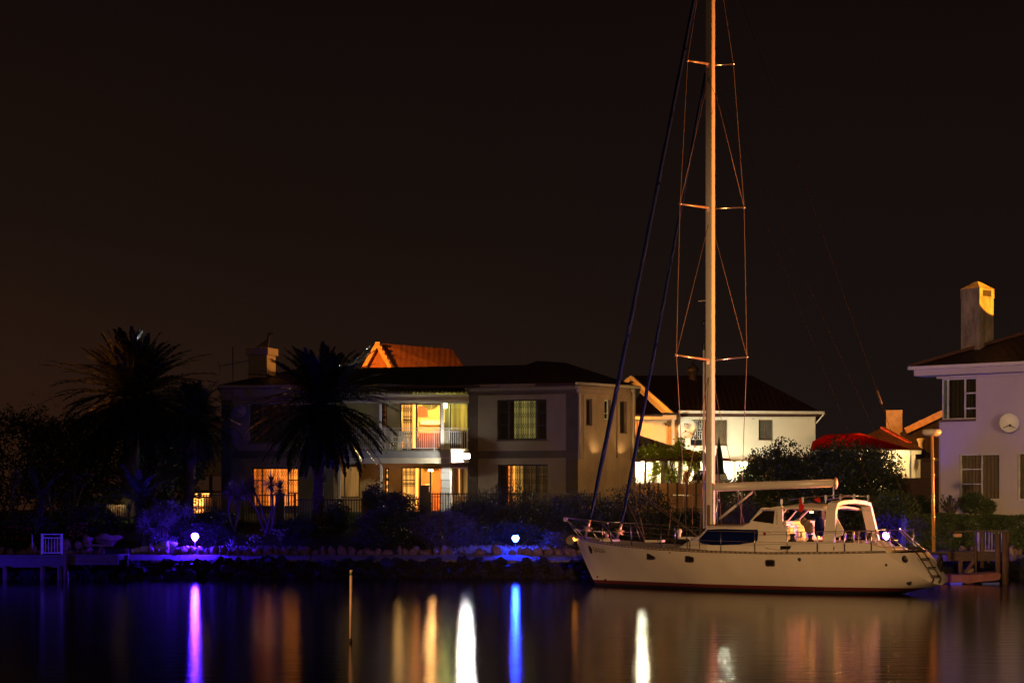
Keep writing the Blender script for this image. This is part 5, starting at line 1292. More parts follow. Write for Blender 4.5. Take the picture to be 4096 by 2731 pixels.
KT = [(0, -.5), (.7, -.5), (.8, -.3), (.9, .02), (1.0, .30)]
def bw(t): return lerp_tab(BT, t)
def sheer(t): return lerp_tab(ST, t)
def uend(v, z): return 13.65 - .62 * (max(0, z - .3) / .95) ** 1.5 - .5 * (v / 1.5) ** 2
def hull(t, q, side=1):
    zk = lerp_tab(KT, t); zs = sheer(t); z = zk + (zs - zk) * q
    pw = lerp_tab([(0, 1.1), (.15, .75), (.4, .38), (.8, .36), (1, .4)], t)
    v = bw(t) * max(q, .0) ** pw
    us = 1.15 * (1 - (z + .5) / (1.66 + .5)) ** 1.15 if z < 1.66 else 0
    ue = uend(v, z)
    u = us + (ue - us) * t
    return P(u, v * side, z)
def paint_mat():
    m = bpy.data.materials.new('hull_paint'); m.use_nodes = True; nt = m.node_tree; N = nt.nodes; L = nt.links; b = N['Principled BSDF']
    g = N.new('ShaderNodeNewGeometry'); s = N.new('ShaderNodeSeparateXYZ'); L.new(g.outputs['Position'], s.inputs[0])
    mr = N.new('ShaderNodeMapRange'); mr.inputs['From Min'].default_value = -.6; mr.inputs['From Max'].default_value = 1.8; L.new(s.outputs['Z'], mr.inputs['Value'])
    rp = N.new('ShaderNodeValToRGB'); rp.color_ramp.interpolation = 'CONSTANT'; e = rp.color_ramp.elements
    f = lambda z: (z + .6) / 2.4
    e[0].position = 0; e[0].color = (.02, .02, .025, 1); e[1].position = f(.09); e[1].color = (.15, .028, .028, 1)
    k = e.new(f(.205)); k.color = (.76, .70, .6, 1)
    n = N.new('ShaderNodeTexNoise'); n.inputs['Scale'].default_value = 1.1; n.inputs['Detail'].default_value = 7; n.inputs['Roughness'].default_value = .7
    mp = N.new('ShaderNodeMapping'); mp.inputs['Scale'].default_value = (1, 1, .35); tc = N.new('ShaderNodeTexCoord'); L.new(tc.outputs['Object'], mp.inputs[0]); L.new(mp.outputs[0], n.inputs['Vector'])
    m2 = N.new('ShaderNodeMapRange'); m2.inputs['From Min'].default_value = .3; m2.inputs['From Max'].default_value = .75; m2.inputs['To Min'].default_value = 1; m2.inputs['To Max'].default_value = .86; L.new(n.outputs['Fac'], m2.inputs['Value'])
    mx = N.new('ShaderNodeVectorMath'); mx.operation = 'SCALE'; L.new(mr.outputs[0], rp.inputs[0]); L.new(rp.outputs[0], mx.inputs[0]); L.new(m2.outputs[0], mx.inputs['Scale'])
    L.new(mx.outputs[0], b.inputs['Base Color']); b.inputs['Roughness'].default_value = .38
    return m
GEL = mat('gelcoat', (.70, .66, .58), rough=.35, var=.05, scale=1.5); DECK = mat('deck_grey', (.4, .37, .32), rough=.7, var=.1)
NAVY = mat('canvas_navy', (.002, .007, .06), rough=1.0, spec=.1, var=.15, bump=.25, scale=2); NAVY2 = mat('sail_cover_blue', (.005, .012, .085), rough=.95, spec=.1, var=.3, scale=3, bump=.3)
ALU = mat('mast_paint', (.62, .58, .5), rough=.35, var=.05); DARKW = mat('smoked_window', (.015, .012, .012), rough=.08, var=.1); RUB = mat('toe_rail', (.13, .1, .07), rough=.5, var=.3, scale=9)
WIRE = mat('rigging_wire', (.16, .11, .08), rough=.5, metal=.0, var=.05); RED = mat('flag_red', (.55, .015, .01), rough=.8)
yt = thing('sailing_yacht', 'white cruising yacht with a blue window cover moored along the far bank', 'yacht', P(BL / 2, 0, 0))
NI, NJ = 56, 16; ts = [(i / NI) for i in range(NI + 1)]; ts = [t ** 1.25 for t in ts]
q = MB(); vs = []
for t in ts:
    for s in (1, -1):
        for j in range(NJ + 1): vs.append(hull(t, j / NJ, s))
M = 2 * (NJ + 1); fs = []
for i in range(NI):
    for j in range(NJ):
        a = i * M + j; fs.append((a, a + M, a + M + 1, a + 1)); b = i * M + NJ + 1 + j; fs.append((b, b + 1, b + M + 1, b + M))
q.add(vs, fs, True); hl = q.build('hull', paint_mat(), yt)
# transom with recessed centre
q = MB(); vs = []; K = 12
for j in range(NJ + 1):
    a, b = hull(1, j / NJ, 1), hull(1, j / NJ, -1)
    vv = bw(1) * (j / NJ) ** .4
    for k in range(K + 1):
        f = k / K; v = vv * (1 - 2 * f); p = a.lerp(b, f); z = p.z
        ue = uend(v, z)
        vs.append(P(ue, v, z))
q.add(vs, [(j * (K + 1) + k, (j + 1) * (K + 1) + k, (j + 1) * (K + 1) + k + 1, j * (K + 1) + k + 1) for j in range(NJ) for k in range(K)], True); q.build('transom', GEL, yt)
def tr(v, z, o=0):   # point on the transom
    ue = uend(v, z)
    return P(ue + o, v, z + o * .5)
q = MB(); pl = [tr(a, b, .01) for a, b in ((-.75, .5), (.55, .5), (.62, 1.12), (-.8, 1.12))]; q.prism(pl, D3 * .02); q.build('transom_hatch', mat('gelcoat_shade', (.5, .46, .38), rough=.5), yt)
ld = MB()
for v in (.30, .66): ld.tube([tr(v, 1.42, .12), tr(v, 1.2, .16), tr(v - .03, .45, .14), tr(v - .03, .36, .05)], .02, 6)
for z in (.52, .78, 1.04): ld.tube([tr(.28, z, .16), tr(.66, z, .16)], .022, 6)
ld.build('boarding_ladder', mat('ladder_dark', (.05, .045, .05), metal=.5, rough=.4), yt)
q = MB(); q.blob(tr(-.45, .9, .1), (.1, .22, .3), 4, .1, 8); q.build('fender', DARKW, yt)
# deck
q = MB(); vs = []
for t in ts:
    for k in range(5):
        f = 1 - k / 2; p = hull(t, 1, 1).lerp(hull(t, 1, -1), k / 4); p.z += .08 * (1 - f * f) * min(1, bw(t)) + .004; vs.append(p)
for k in range(5):
    v = 1.5 * (1 - k / 2); p = P(uend(v, 1.3), v, 1.3 + .08 * (1 - (1 - k / 2) ** 2)); vs[-5 + k] = p
q.add(vs, [(i * 5 + k, i * 5 + 5 + k, i * 5 + 6 + k, i * 5 + 1 + k) for i in range(NI) for k in range(4)], True); q.build('deck', DECK, yt)
for s in (1, -1):
    q = MB()
    for i in range(0, NI):
        a, b = hull(ts[i], 1, s), hull(ts[i + 1], 1, s); q.bar(a + V((0, 0, .035)), b + V((0, 0, .035)), .04, .07)
    q.build('toe_rail', RUB, yt)
    q = MB()
    for i in range(64):
        t = .03 + .93 * i / 64; a = hull(t, 1, s); b = hull(t + .007, 1, s); q.bar(a + N3 * s * .024 + V((0, 0, .035)), b + N3 * s * .024 + V((0, 0, .035)), .008, .03)
    q.build('toe_rail_slots', mat('rail_light', (.4, .34, .26)), yt)
# portlights on the hull
def near(x, y):
    v = 1.6
    for _ in range(40):
        u, z = bp(x, y, v); t = max(0, min(1, (u - .2) / (BL - 1.1)))
        best = None
        for dt in (-.06, -.03, -.015, 0, .015, .03, .06):
            tt = max(0, min(1, t + dt))
            zk = lerp_tab(KT, tt); qq = max(0, min(1, (z - zk) / (sheer(tt) - zk))); h = hull(tt, qq); e = abs((V((h.x, h.y)) - BO).dot(BD) - u)
            if best is None or e < best[0]: best = (e, (V((h.x, h.y)) - BO).dot(BN))
        v = v * .4 + best[1] * .6
    return Bp(x, y, v)
for i, (x, y) in enumerate(((2606, 2223), (2760, 2234), (3082, 2250))):
    p = near(x, y); q = MB(); w_ = .17; q.prism([p + N3 * .02 + D3 * a + V((0, 0, b)) for a, b in ((-w_, -.07), (-w_ + .04, -.1), (w_ - .04, -.1), (w_, -.07), (w_, .07), (w_ - .04, .1), (-w_ + .04, .1), (-w_, .07))], N3 * .02)
    pw = q.build('portlight', STEEL, yt); q = MB(); w_ = .135; q.prism([p + N3 * .041 + D3 * a + V((0, 0, b)) for a, b in ((-w_, -.07), (w_, -.07), (w_, .07), (-w_, .07))], N3 * .004); q.build('pane', DARKW, pw)
for (x, y, a) in ((2422, 2318, .03), (2390, 2306, .02), (3198, 2236, .05), (3636, 2325, .09), (3545, 2258, .03), (3618, 2233, .08), (2680, 2209, .02)):
    p = near(x, y); q = MB(); q.lathe(p + N3 * .01, [(0, .012), (a, .012), (a + .012, 0)], 12, axis=N3); q.build('skin_fitting', FR_DARK, yt)
# name and emblem on the bow
xd = (near(2470, 2212) - near(2380, 2203)); up = near(2420, 2190) - near(2425, 2225); nn = xd.cross(up).normalized()
TXT = mat('lettering_black', (.02, .018, .02))
for ch_, x_, sz_ in (('O', 2382, .33), ('C', 2391.5, .25), ('E', 2398.5, .25), ('L', 2405.5, .25), ('O', 2413, .25), ('T', 2421.5, .25)):
    textmesh(ch_, 'letter', TXT, yt, near(x_, 2196 + (x_ - 2382) * .12) + nn * .022, xd, up, sz_, .004, .52)
q = MB(); q.prism([near(x, y) + nn * .02 for x, y in ((2355, 2180), (2362, 2183), (2371, 2196), (2370, 2213), (2364, 2209), (2358, 2196))], nn * .006); q.build('emblem', TXT, yt)
# coachroof with navy cover
def loft(name, secs, m, par=yt, smooth=False):
    """secs: list of (u, [(v,z)...]) closed hoops"""
    q = MB(); n = len(secs[0][1]); vs = [P(u, v, z) for u, pr in secs for v, z in pr]
    fs = [(i * n + k, i * n + (k + 1) % n, (i + 1) * n + (k + 1) % n, (i + 1) * n + k) for i in range(len(secs) - 1) for k in range(n)]
    fs += [tuple(range(n))[::-1], tuple((len(secs) - 1) * n + k for k in range(n))]
    q.add(vs, fs, smooth); return q.build(name, m, par)
def cab(u, w0, w1, z0, z1, cr=.06): return (u, [(w0, z0), (w1, z1 - .05), (w1 - .08, z1), (0, z1 + cr), (-w1 + .08, z1), (-w1, z1 - .05), (-w0, z0)])
zdk = 1.3
uA, zA = bp(2700, 2172, .6); uB, _ = bp(2800, 2150, 1.0); uC, zC = bp(2830, 2105, 1.1); uD, zD = bp(3060, 2100, 1.25); uE, zE = bp(3135, 2160, 1.3)
loft('coachroof', [cab(uA, .55, .5, 1.25, 1.36), cab(uB - .1, 1.0, .92, 1.2, zC - .28), cab(uC, 1.15, 1.05, 1.2, zC - .0), cab(uD, 1.32, 1.22, 1.2, zD + .0), cab(uE + .1, 1.34, 1.26, 1.15, zD - .02)], GEL)
q = MB(); vv = 1.17
pts = [(2795, 2160), (2835, 2116), (2900, 2114), (2970, 2117), (3030, 2117), (3033, 2125), (3031, 2160), (3018, 2168), (2960, 2175), (2900, 2177), (2850, 2176), (2820, 2172)]
q.prism([Bp(x, y, 1.25) for x, y in pts], N3 * .05); q.build('window_cover', NAVY, yt)
q = MB(); q.tube([Bp(2838, 2104, 1.0), Bp(2845, 2098, 1.0), Bp(2945, 2097, 1.05), Bp(3060, 2100, 1.05)], .018, 6); q.tube([Bp(2965, 2094, 1.0), Bp(3060, 2098, 1.0)], .02, 6); q.build('handrail', mat('teak', (.16, .09, .05)), yt)
# sprayhood / pilothouse
zr = bp(3200, 2018, 1.1)[1]
def vprism(name, pts, v, th, m, par=yt):
    q = MB(); q.prism([Bp(x, y, v) for x, y in pts], N3 * -th); return q.build(name, m, par)
vprism('pilothouse_side', [(2990, 2100), (3003, 2086), (3048, 2036), (3060, 2033), (3104, 2026), (3130, 2022), (3130, 2168), (3062, 2168), (3030, 2112)], 1.22, .05, GEL)
vprism('side_window', [(3006, 2082), (3054, 2043), (3099, 2042), (3093, 2094)], 1.235, .01, DARKW)
vprism('window_reflection_strip', [(3101, 2043), (3112, 2043), (3110, 2098), (3104, 2098)], 1.228, .004, mat('gelcoat_shade', (.5, .46, .38), rough=.5))
uF, _ = bp(3048, 2034, 1.22); uG, _ = bp(3004, 2086, 1.22); uH, _ = bp(3312, 2027, 1.22); uI, _ = bp(3130, 2025, 1.22)
zF = bp(3060, 2033, 1.22)[1]; zw = bp(3004, 2086, 1.22)[1]
hw = 1.24
def hoop(u, z, c=.12, th=.05): return (u, [(hw + .03, z - .05), (hw, z), (hw * .5, z + c * .8), (0, z + c), (-hw * .5, z + c * .8), (-hw, z), (-hw - .03, z - .05), (-hw, z - th - .02), (-hw * .5, z + c * .8 - th), (0, z + c - th), (hw * .5, z + c * .8 - th), (hw, z - th - .02)])
loft('hardtop', [hoop(uF, zF - .02, .06), hoop(uF + .6, zF + .02, .1), hoop((uF + uH) / 2, zF + .06, .12), hoop(uH - .5, zF + .03, .1), hoop(uH, zF - .02, .08)], GEL, smooth=True)
# windscreen frames across
q = MB()
for v in (-1.2, -.42, .42, 1.2): q.bar(P(uG, v, zw), P(uF, v, zF), .09, .05)
q.bar(P(uG, 1.2, zw), P(uG, -1.2, zw), .08, .08); q.bar(P(uF, 1.2, zF), P(uF, -1.2, zF), .1, .05); q.build('windscreen_frame', GEL, yt)
q = MB(); q.add([P(uG, 1.17, zw), P(uF, 1.17, zF), P(uF, -1.17, zF), P(uG, -1.17, zw)], [(0, 1, 2, 3)]); q.prism([P(uG, 1.17, zw), P(uF, 1.17, zF), P(uF, -1.17, zF), P(uG, -1.17, zw)], D3 * .01); q.build('windscreen', GLD if False else glass('smoked_glass', (.35, .32, .3)), yt)
loft('scuttle', [cab(uG - .35, 1.24, 1.2, 1.3, zD, .03), cab(uG, 1.24, 1.2, 1.3, zw, .03), cab(uI - .02, 1.24, 1.2, 1.3, zw, .03)], GEL)
# far side panel with two windows
q = MB()
for a, b in (((3136, 2028), (3136, 2168)),): pass
vf = -1.2; uP = [bp(x, 2060, vf)[0] for x in (3130, 3215, 3300)]
za, zb, zc = zF - .05, bp(3200, 2077, vf)[1], 1.2
for (u0, u1, z0, z1) in ((uF - .1, uH, zc, zb), (uF, uH, bp(3200, 2041, vf)[1], za)): u1 = bp(3300, 2060, vf)[0]; q.hexa([P(u0, vf, z0), P(u1, vf, z0), P(u1, vf - .05, z0), P(u0, vf - .05, z0), P(u0, vf, z1), P(u1, vf, z1), P(u1, vf - .05, z1), P(u0, vf - .05, z1)])
q.build('far_side_panel', GEL, yt)
for xa, ya, xb, yb, wd in ((3190, 2080, 3232, 2040, .1), (3138, 2080, 3150, 2040, .14), (3293, 2082, 3293, 2040, .1), (3135, 2068, 3180, 2040, .1)):
    q = MB(); q.bar(Bp(xa, ya, vf), Bp(xb, yb, vf), wd, .05); q.build('window_mullion', GEL, yt)
# bulkhead with companionway doors, with a small added glow above
ub, _ = bp(3150, 2100, 0); uI2 = uI + .05
q = MB(); zb0, zb1 = .9, zw + .02
q.hexa([P(uI2, 1.15, zb0), P(uI2 + .05, 1.15, zb0), P(uI2 + .05, -1.15, zb0), P(uI2, -1.15, zb0), P(uI2, 1.15, zb1), P(uI2 + .05, 1.15, zb1), P(uI2 + .05, -1.15, zb1), P(uI2, -1.15, zb1)]); q.build('bulkhead', GEL, yt)
for v0, v1 in ((.85, .55), (.32, .02)):
    q = MB(); q.hexa([P(uI2 + .051, v0, .95), P(uI2 + .06, v0, .95), P(uI2 + .06, v1, .95), P(uI2 + .051, v1, .95), P(uI2 + .051, v0, zb1 - .18), P(uI2 + .06, v0, zb1 - .18), P(uI2 + .06, v1, zb1 - .18), P(uI2 + .051, v1, zb1 - .18)]); q.build('companionway_door', mat('teak_dark', (.04, .02, .012)), yt)
lp = P(uI2 + .45, .2, zF - .1)
MB().lathe(lp, [(0, -.05), (.05, -.04), (.06, 0), (0, .02)], 12).build('cockpit_fill', emit('cockpit_fill_glow', (1, .36, .05), 30), yt)  # glow added to warm the cockpit, no lamp there
# cockpit coaming and side
def bprism(name, pts, v0, v1, m):
    q = MB(); q.prism([Bp(x, y, v0) for x, y in pts], N3 * (v1 - v0)); return q.build(name, m, yt)
bprism('coaming', [(3062, 2190), (3062, 2166), (3128, 2165), (3200, 2166), (3330, 2168), (3470, 2172), (3545, 2195), (3560, 2212), (3400, 2216), (3200, 2212)], 1.42, 1.15, GEL)
bprism('coaming_far', [(3140, 2190), (3140, 2155), (3540, 2162), (3580, 2190)], -1.15, -1.35, GEL)
q = MB(); q.hexa([P(uI, 1.2, .75), P(BL - 2.2, 1.1, .75), P(BL - 2.2, -1.1, .75), P(uI, -1.2, .75), P(uI, 1.2, .8), P(BL - 2.2, 1.1, .8), P(BL - 2.2, -1.1, .8), P(uI, -1.2, .8)]); q.build('cockpit_sole', DECK, yt)
bprism('stern_locker', [(3440, 2212), (3446, 2192), (3500, 2186), (3530, 2195), (3536, 2206)], .9, -.9, GEL)
for pts in ([(3122, 2183), (3164, 2182), (3158, 2196), (3120, 2197)], [(3298, 2186), (3338, 2187), (3334, 2202), (3302, 2202)]):
    bprism('coaming_window', pts, 1.445, 1.425, DARKW)
# arch (targa) across the cockpit
ar = []
for (v, x, y) in ((1.42, 3322, 2168), (1.36, 3324, 2090), (1.28, 3326, 2022), (1.1, 3336, 2008)): pass
ua = bp(3322, 2100, 1.35)[0]; zt2 = bp(3330, 2010, 1.2)[1]
pth = [P(ua - .02, 1.42, 1.25), P(ua, 1.36, 1.9), P(ua + .0, 1.27, zt2 - .25), P(ua + .0, 1.14, zt2 - .05), P(ua, .9, zt2), P(ua, 0, zt2 + .05), P(ua, -.9, zt2), P(ua, -1.14, zt2 - .05), P(ua, -1.27, zt2 - .25), P(ua + .1, -1.42, 1.9), P(ua + .2, -1.55, 1.25)]
def ribbon(name, path, w, th, m):
    q = MB(); vs = []
    for i, p in enumerate(path):
        d = (path[min(i + 1, len(path) - 1)] - path[max(i - 1, 0)]).normalized(); s = D3; up = d.cross(s).normalized()
        vs += [p + s * w / 2 + up * th / 2, p + s * w / 2 - up * th / 2, p - s * w / 2 - up * th / 2, p - s * w / 2 + up * th / 2]
    n = len(path); q.add(vs, [(i * 4 + k, i * 4 + (k + 1) % 4, i * 4 + 4 + (k + 1) % 4, i * 4 + 4 + k) for i in range(n - 1) for k in range(4)] + [(0, 1, 2, 3), tuple((n - 1) * 4 + k for k in (3, 2, 1, 0))]); return q.build(name, m, yt)
ribbon('targa_arch', pth, .34, .12, GEL)
bprism('arch_brace', [(3338, 2060), (3344, 2066), (3372, 2118), (3368, 2140), (3340, 2150)], 1.2, 1.14, GEL)
# rails over the hardtop, with blocks
q = MB(); q.tube([Bp(3155, 1999, .9), Bp(3240, 1987, .9), Bp(3350, 1979, .9), Bp(3470, 1984, .9)], .018, 6); q.tube([Bp(3300, 2000, -.9), Bp(3380, 1985, -.9), Bp(3470, 1984, -.9)], .018, 6); q.build('roof_rail', STEEL, yt)
for x, y, v in ((3126, 2006, .5), (3211, 1998, .9), (3303, 1990, .9), (3361, 1986, .5), (3416, 1986, 0), (3472, 1989, -.5)):
    q = MB(); p = Bp(x, y, v); q.box(p, (.07, .07, .17)); q.bar(p, p - V((0, 0, .16)), .03, .03); q.build('rail_block', STEEL, yt)
for pts, lb in (([(3197, 1992), (3205, 1992), (3209, 2014), (3218, 2023), (3210, 2046), (3202, 2048), (3195, 2030)], 'a'), ([(3254, 1998), (3274, 1988), (3283, 1998), (3280, 2010), (3268, 2006)], 'b')):
    q = MB(); q.prism([Bp(x, y, 1.3 if lb == 'a' else .9) for x, y in pts], N3 * .02 + D3 * .01); o = q.build('flag', RED, None, origin=Bp(pts[0][0], pts[0][1], 1)); tag(o, 'limp red flag hanging over the pilothouse side' if lb == 'a' else 'small red pennant fluttering from the roof rail', 'flag', 'red flags on the yacht')
# cockpit contents: wheel, seats, winches
q = MB(); p = P(ua - .5, .1, 1.75); wh = [p + N3 * .42 * math.cos(a * .2618) + V((0, 0, .42 * math.sin(a * .2618))) for a in range(25)]; q.tube(wh, .016, 6)
for a in range(0, 24, 4): q.tube([p, wh[a]], .01, 4)
q.build('steering_wheel', STEEL, yt)
q = MB(); q.tube([P(ua - .55, .1, .8), P(ua - .55, .1, 1.8)], [.12, .08], 10); q.build('binnacle', GEL, yt)
q = MB(); q.blob(Bp(3277, 2108, .6), (.16, .12, .36), 3, .1, 8); q.build('seat_cover', NAVY, yt)
q = MB(); 
for (x, y, s) in ((3215, 2085, .1), (3228, 2100, .13), (3240, 2112, .12)): q.blob(Bp(x, y, .9), (s, s * .7, s * 1.4), int(x), .3, 7)
q.build('folded_cloth', mat('cloth_grey', (.15, .11, .09)), yt)
for x, y, v, s in ((3170, 2150, 1.28, 1.1), (3242, 2152, 1.28, .95), (3398, 2150, 1.28, 1.2), (3430, 2140, -.6, .9), (3478, 2142, -1.0, .8)):
    q = MB(); p = Bp(x, y, v); q.lathe(p - V((0, 0, .12 * s)), [(0, 0), (.13 * s, 0), (.12 * s, .05 * s), (.07 * s, .08 * s), (.065 * s, .18 * s), (.1 * s, .2 * s), (.09 * s, .24 * s), (0, .25 * s)], 16); q.build('winch', mat('winch_dark', (.06, .055, .05), metal=.7, rough=.3), yt)
q = MB(); 
for v in (-.6, .6): q.tube([P(ua + .6, v, 1.2), P(ua + .6, v, 1.95)], .02, 6)
q.tube([P(ua + .6, -.6, 1.95), P(ua + .6, .6, 1.95)], .02, 6); q.tube([P(ua + .6, -.6, 1.6), P(ua + .6, .6, 1.6)], .015, 6); q.build('cockpit_rail', STEEL, yt)
for x in (3330, 3380, 3415): q = MB(); p = Bp(x, 2140, .8); q.lathe(p, [(.03, -.15), (.035, 0), (.03, .12), (0, .14)], 10); q.build('cockpit_fitting', STEEL, yt)
# small amber lamp glints
for x, y, v in ((3273, 2147, 1.25),): MB().lathe(Bp(x, y, v), [(0, -.04), (.05, -.03), (.05, .03), (0, .04)], 10).build('step_lamp', emit('amber_glint', (1, .45, .05), 3), yt)
bl = Bp(2299, 2154, .05); MB().lathe(bl, [(0, -.08), (.06, -.05), (.08, 0), (.06, .05), (0, .08)], 14).build('bow_lamp', emit('bow_amber', (1, .3, .03), 9), yt)
# bow: anchor, roller, pulpit
q = MB(); q.bar(P(-.25, 0, 1.66), P(.5, 0, 1.64), .22, .08); q.build('bow_roller', STEEL, yt)
q = MB(); q.prism([Bp(x, y, 0) for x, y in ((2284, 2142), (2296, 2138), (2302, 2160), (2290, 2178), (2276, 2172), (2272, 2156))], N3 * .14); q.build('anchor', mat('anchor_galv', (.35, .3, .26), metal=.3, rough=.5), yt)
q = MB(); tp = [Bp(2262, 2068, 0)]
def rail(pts, rr_=.018): q.tube(pts, rr_, 6)
rail([P(1.9, .85, 2.15), P(.9, .55, 2.2), Bp(2258, 2069, .12), Bp(2258, 2069, -.12), P(.9, -.55, 2.2), P(1.9, -.85, 2.15)])
rail([P(1.7, .75, 1.85), P(.4, .35, 1.88), Bp(2292, 2116, 0), P(.4, -.35, 1.88), P(1.7, -.75, 1.85)], .013)
for s in (1, -1):
    rail([Bp(2262, 2072, .1 * s), P(.25, .12 * s, 1.68)]); rail([P(.75, .5 * s, 2.2), P(1.3, .55 * s, 1.6)]); rail([P(1.9, .85 * s, 2.15), P(2.1, .9 * s, 1.55)])
q.build('pulpit', STEEL, yt)
q = MB(); q.lathe(Bp(2262, 2076, 0), [(0, -.08), (.08, -.06), (.08, .06), (0, .08)], 12); q.build('nav_lamp', GEL, yt)
# forestays with furled sails
def sail(name, x0, y0, x1, y1, m, w0, w1, seed):
    a, b = Bp(x0, y0, 0), Bp(x1, y1, 0); n = 60; q = MB(); r = random.Random(seed); pts = []; rs = []
    for i in range(n + 1):
        f = i / n; p = a.lerp(b, f) + V((0, 0, -.25 * math.sin(math.pi * f) * .5)); pts.append(p + D3 * .004 * math.sin(i * .9)); rs.append((w0 + (w1 - w0) * f) * (1 + .07 * math.sin(i * 1.7 + seed) * r.random()) * (0.55 + .45 * min(1, f * 9)) )
    q.tube(pts, rs, 10); s = q.build(name, m, yt)
    q = MB()
    for i in range(n * 5):
        f = i / (n * 5); k = f * n; j = min(int(k), n - 1); c_ = pts[j].lerp(pts[j + 1], k - j); rr_ = rs[j] * 1.02; a_ = i * .35; q.v.append(tuple(c_ + N3 * math.cos(a_) * rr_ + D3 * math.sin(a_) * rr_))
        if i: q.f.append((i - 1, i, i, i - 1)[:3] if False else (i - 1, i, i)) if False else None
    q = MB(); stp = []
    for i in range(n * 4 + 1):
        k = i / 4; j = min(int(k), n - 1); c_ = pts[j].lerp(pts[j + 1], k - j); a_ = i * .22; stp.append(c_ + (N3 * math.cos(a_) + D3 * math.sin(a_)) * rs[j] * 1.0)
    q.tube(stp[::2], .006, 4); q.build('leech_seam', mat('seam_blue', (.03, .04, .2)), s)
    return s
sail('furled_genoa', 2360, 2078, 2800, -120, NAVY2, .078, .06, 1)
sail('furled_staysail', 2486, 2095, 2822, 292, NAVY2, .066, .04, 2)
for x, y, x2, y2, x3, y3 in ((2342, 2145, 2350, 2115, 2360, 2078), (2468, 2152, 2477, 2125, 2486, 2095)):
    q = MB(); a, b, c_ = Bp(x, y, 0), Bp(x2, y2, 0), Bp(x3, y3, 0); q.tube([a, b, c_], .045, 8); ax = (c_ - a).normalized()
    q.lathe(b, [(.02, -.07), (.17, -.06), (.17, -.045), (.1, -.04), (.1, .04), (.17, .045), (.17, .06), (.02, .07)], 18, axis=ax); q.build('furling_drum', mat('drum_metal', (.55, .42, .32), metal=.5, rough=.35), yt)
# mast
um, zm = bp(2841, 2103, 0)
def mp_(y, v=0, x=2841): return Bp(x, y, v)
MT = 22.5; q = MB(); n = 20; vs = []
for z in (1.35, 8, 16, MT):
    for k in range(n):
        a = 6.2832 * k / n; ca, sa = math.cos(a), math.sin(a); vs.append(P(um + .135 * math.copysign(abs(ca) ** .45, ca), .13 * math.copysign(abs(sa) ** .45, sa), z))
q.add(vs, [(i * n + k, i * n + (k + 1) % n, (i + 1) * n + (k + 1) % n, (i + 1) * n + k) for i in range(3) for k in range(n)] + [tuple(3 * n + k for k in range(n))], True); ms = q.build('mast', ALU, yt)
q = MB(); q.tube([P(um - .25, 0, 2.0), P(um - .25, .0, bp(2820, 1400, 0)[1])], .035, 6); q.build('spinnaker_pole', ALU, ms)
q = MB(); q.lathe(P(um - .25, 0, bp(2820, 1398, 0)[1]), [(.05, 0), (.06, .05), (.05, .3), (0, .33)], 8); q.build('pole_end', FR_DARK, ms)
q = MB()
for y in (2040, 2080): q.box(P(um - .0, .12, bp(2835, y, 0)[1]), (.1, .12, .35))
q.build('winch_pad', mat('pad_brown', (.12, .07, .04)), ms)
for y, x in ((1148, 2800), ): q = MB(); a = P(um - .15, 0, bp(2820, 1203, 0)[1]); q.bar(a, a - D3 * .28 - N3 * -.05, .05, .025); q.build('mast_bracket', ALU, ms)
q = MB(); q.lathe(P(um - .24, .02, bp(2820, 1293, 0)[1]), [(.0, -.1), (.1, -.08), (.05, .1), (0, .12)], 10); q.build('mast_lamp', FR_DARK, ms)
q = MB(); q.lathe(P(um - .24, .02, bp(2820, 1040, 0)[1]), [(0, 0), (0, .01)], 6)
tips = {}
for (y, xl, yl, xr, yr_, nm) in ((1440, 2705, 1420, 2987, 1427, 0), (833, 2720, 816, 2976, 829, 1), (259, 2750, 243, 2933, 257, 2)):
    z = bp(2841, y, 0)[1]; hl_ = (2.2, 1.95, 1.45)[nm]
    for s in (1, -1):
        x, yy = (xl, yl) if s > 0 else (xr, yr_)
        tp_ = Bp(x, yy, hl_ * s); q = MB(); q.tube([P(um, .1 * s, z), tp_], [.045, .03], 8); q.lathe(tp_, [(0, -.05), (.045, -.04), (.045, .04), (0, .05)], 8); q.build('spreader', STEEL if s < 0 else mat('spreader_bronze', (.7, .5, .35), metal=.6, rough=.3), ms); tips[(nm, s)] = tp_
    q = MB(); q.box(P(um, .14, z - .06), (.1, .08, .18)); q.build('spreader_root', mat('drum_metal', (.55, .42, .32), metal=.5, rough=.35), ms)
# standing rigging
def wire(name, pts, r_=.012, m=WIRE):
    q = MB(); q.tube(pts, r_, 5); return q.build(name, m, yt)
top = P(um, 0, MT)
for s in (1, -1):
    ch = P(um + .15, 1.72 * s, 1.35)
    wire('cap_shroud', [ch, tips[(0, s)], tips[(1, s)], tips[(2, s)], top], .014)
    wire('intermediate_shroud', [tips[(0, s)], P(um, .1 * s, bp(2841, 895, 0)[1])], .011); wire('intermediate_shroud', [tips[(1, s)], P(um, .1 * s, bp(2841, 310, 0)[1])], .012)
    wire('lower_shroud', [P(um + .55, 1.65 * s, 1.35), P(um, .1 * s, bp(2841, 1500, 0)[1])], .011); wire('lower_shroud', [P(um - .45, 1.6 * s, 1.35), P(um, .1 * s, bp(2841, 1500, 0)[1])], .011)
    wire('running_backstay', [P(um - .02, .2 * s, bp(2841, 300, 0)[1]), P(BL - 1.3, 1.2 * s, 1.5)], .006, mat('thin_wire', (.035, .02, .013), var=.05, rough=.9, spec=0))
bs = wire('backstay', [top, P(BL - .6, 0, 1.5)], .007, MATS['thin_wire']); p = Bp(3478, 1590, 0)
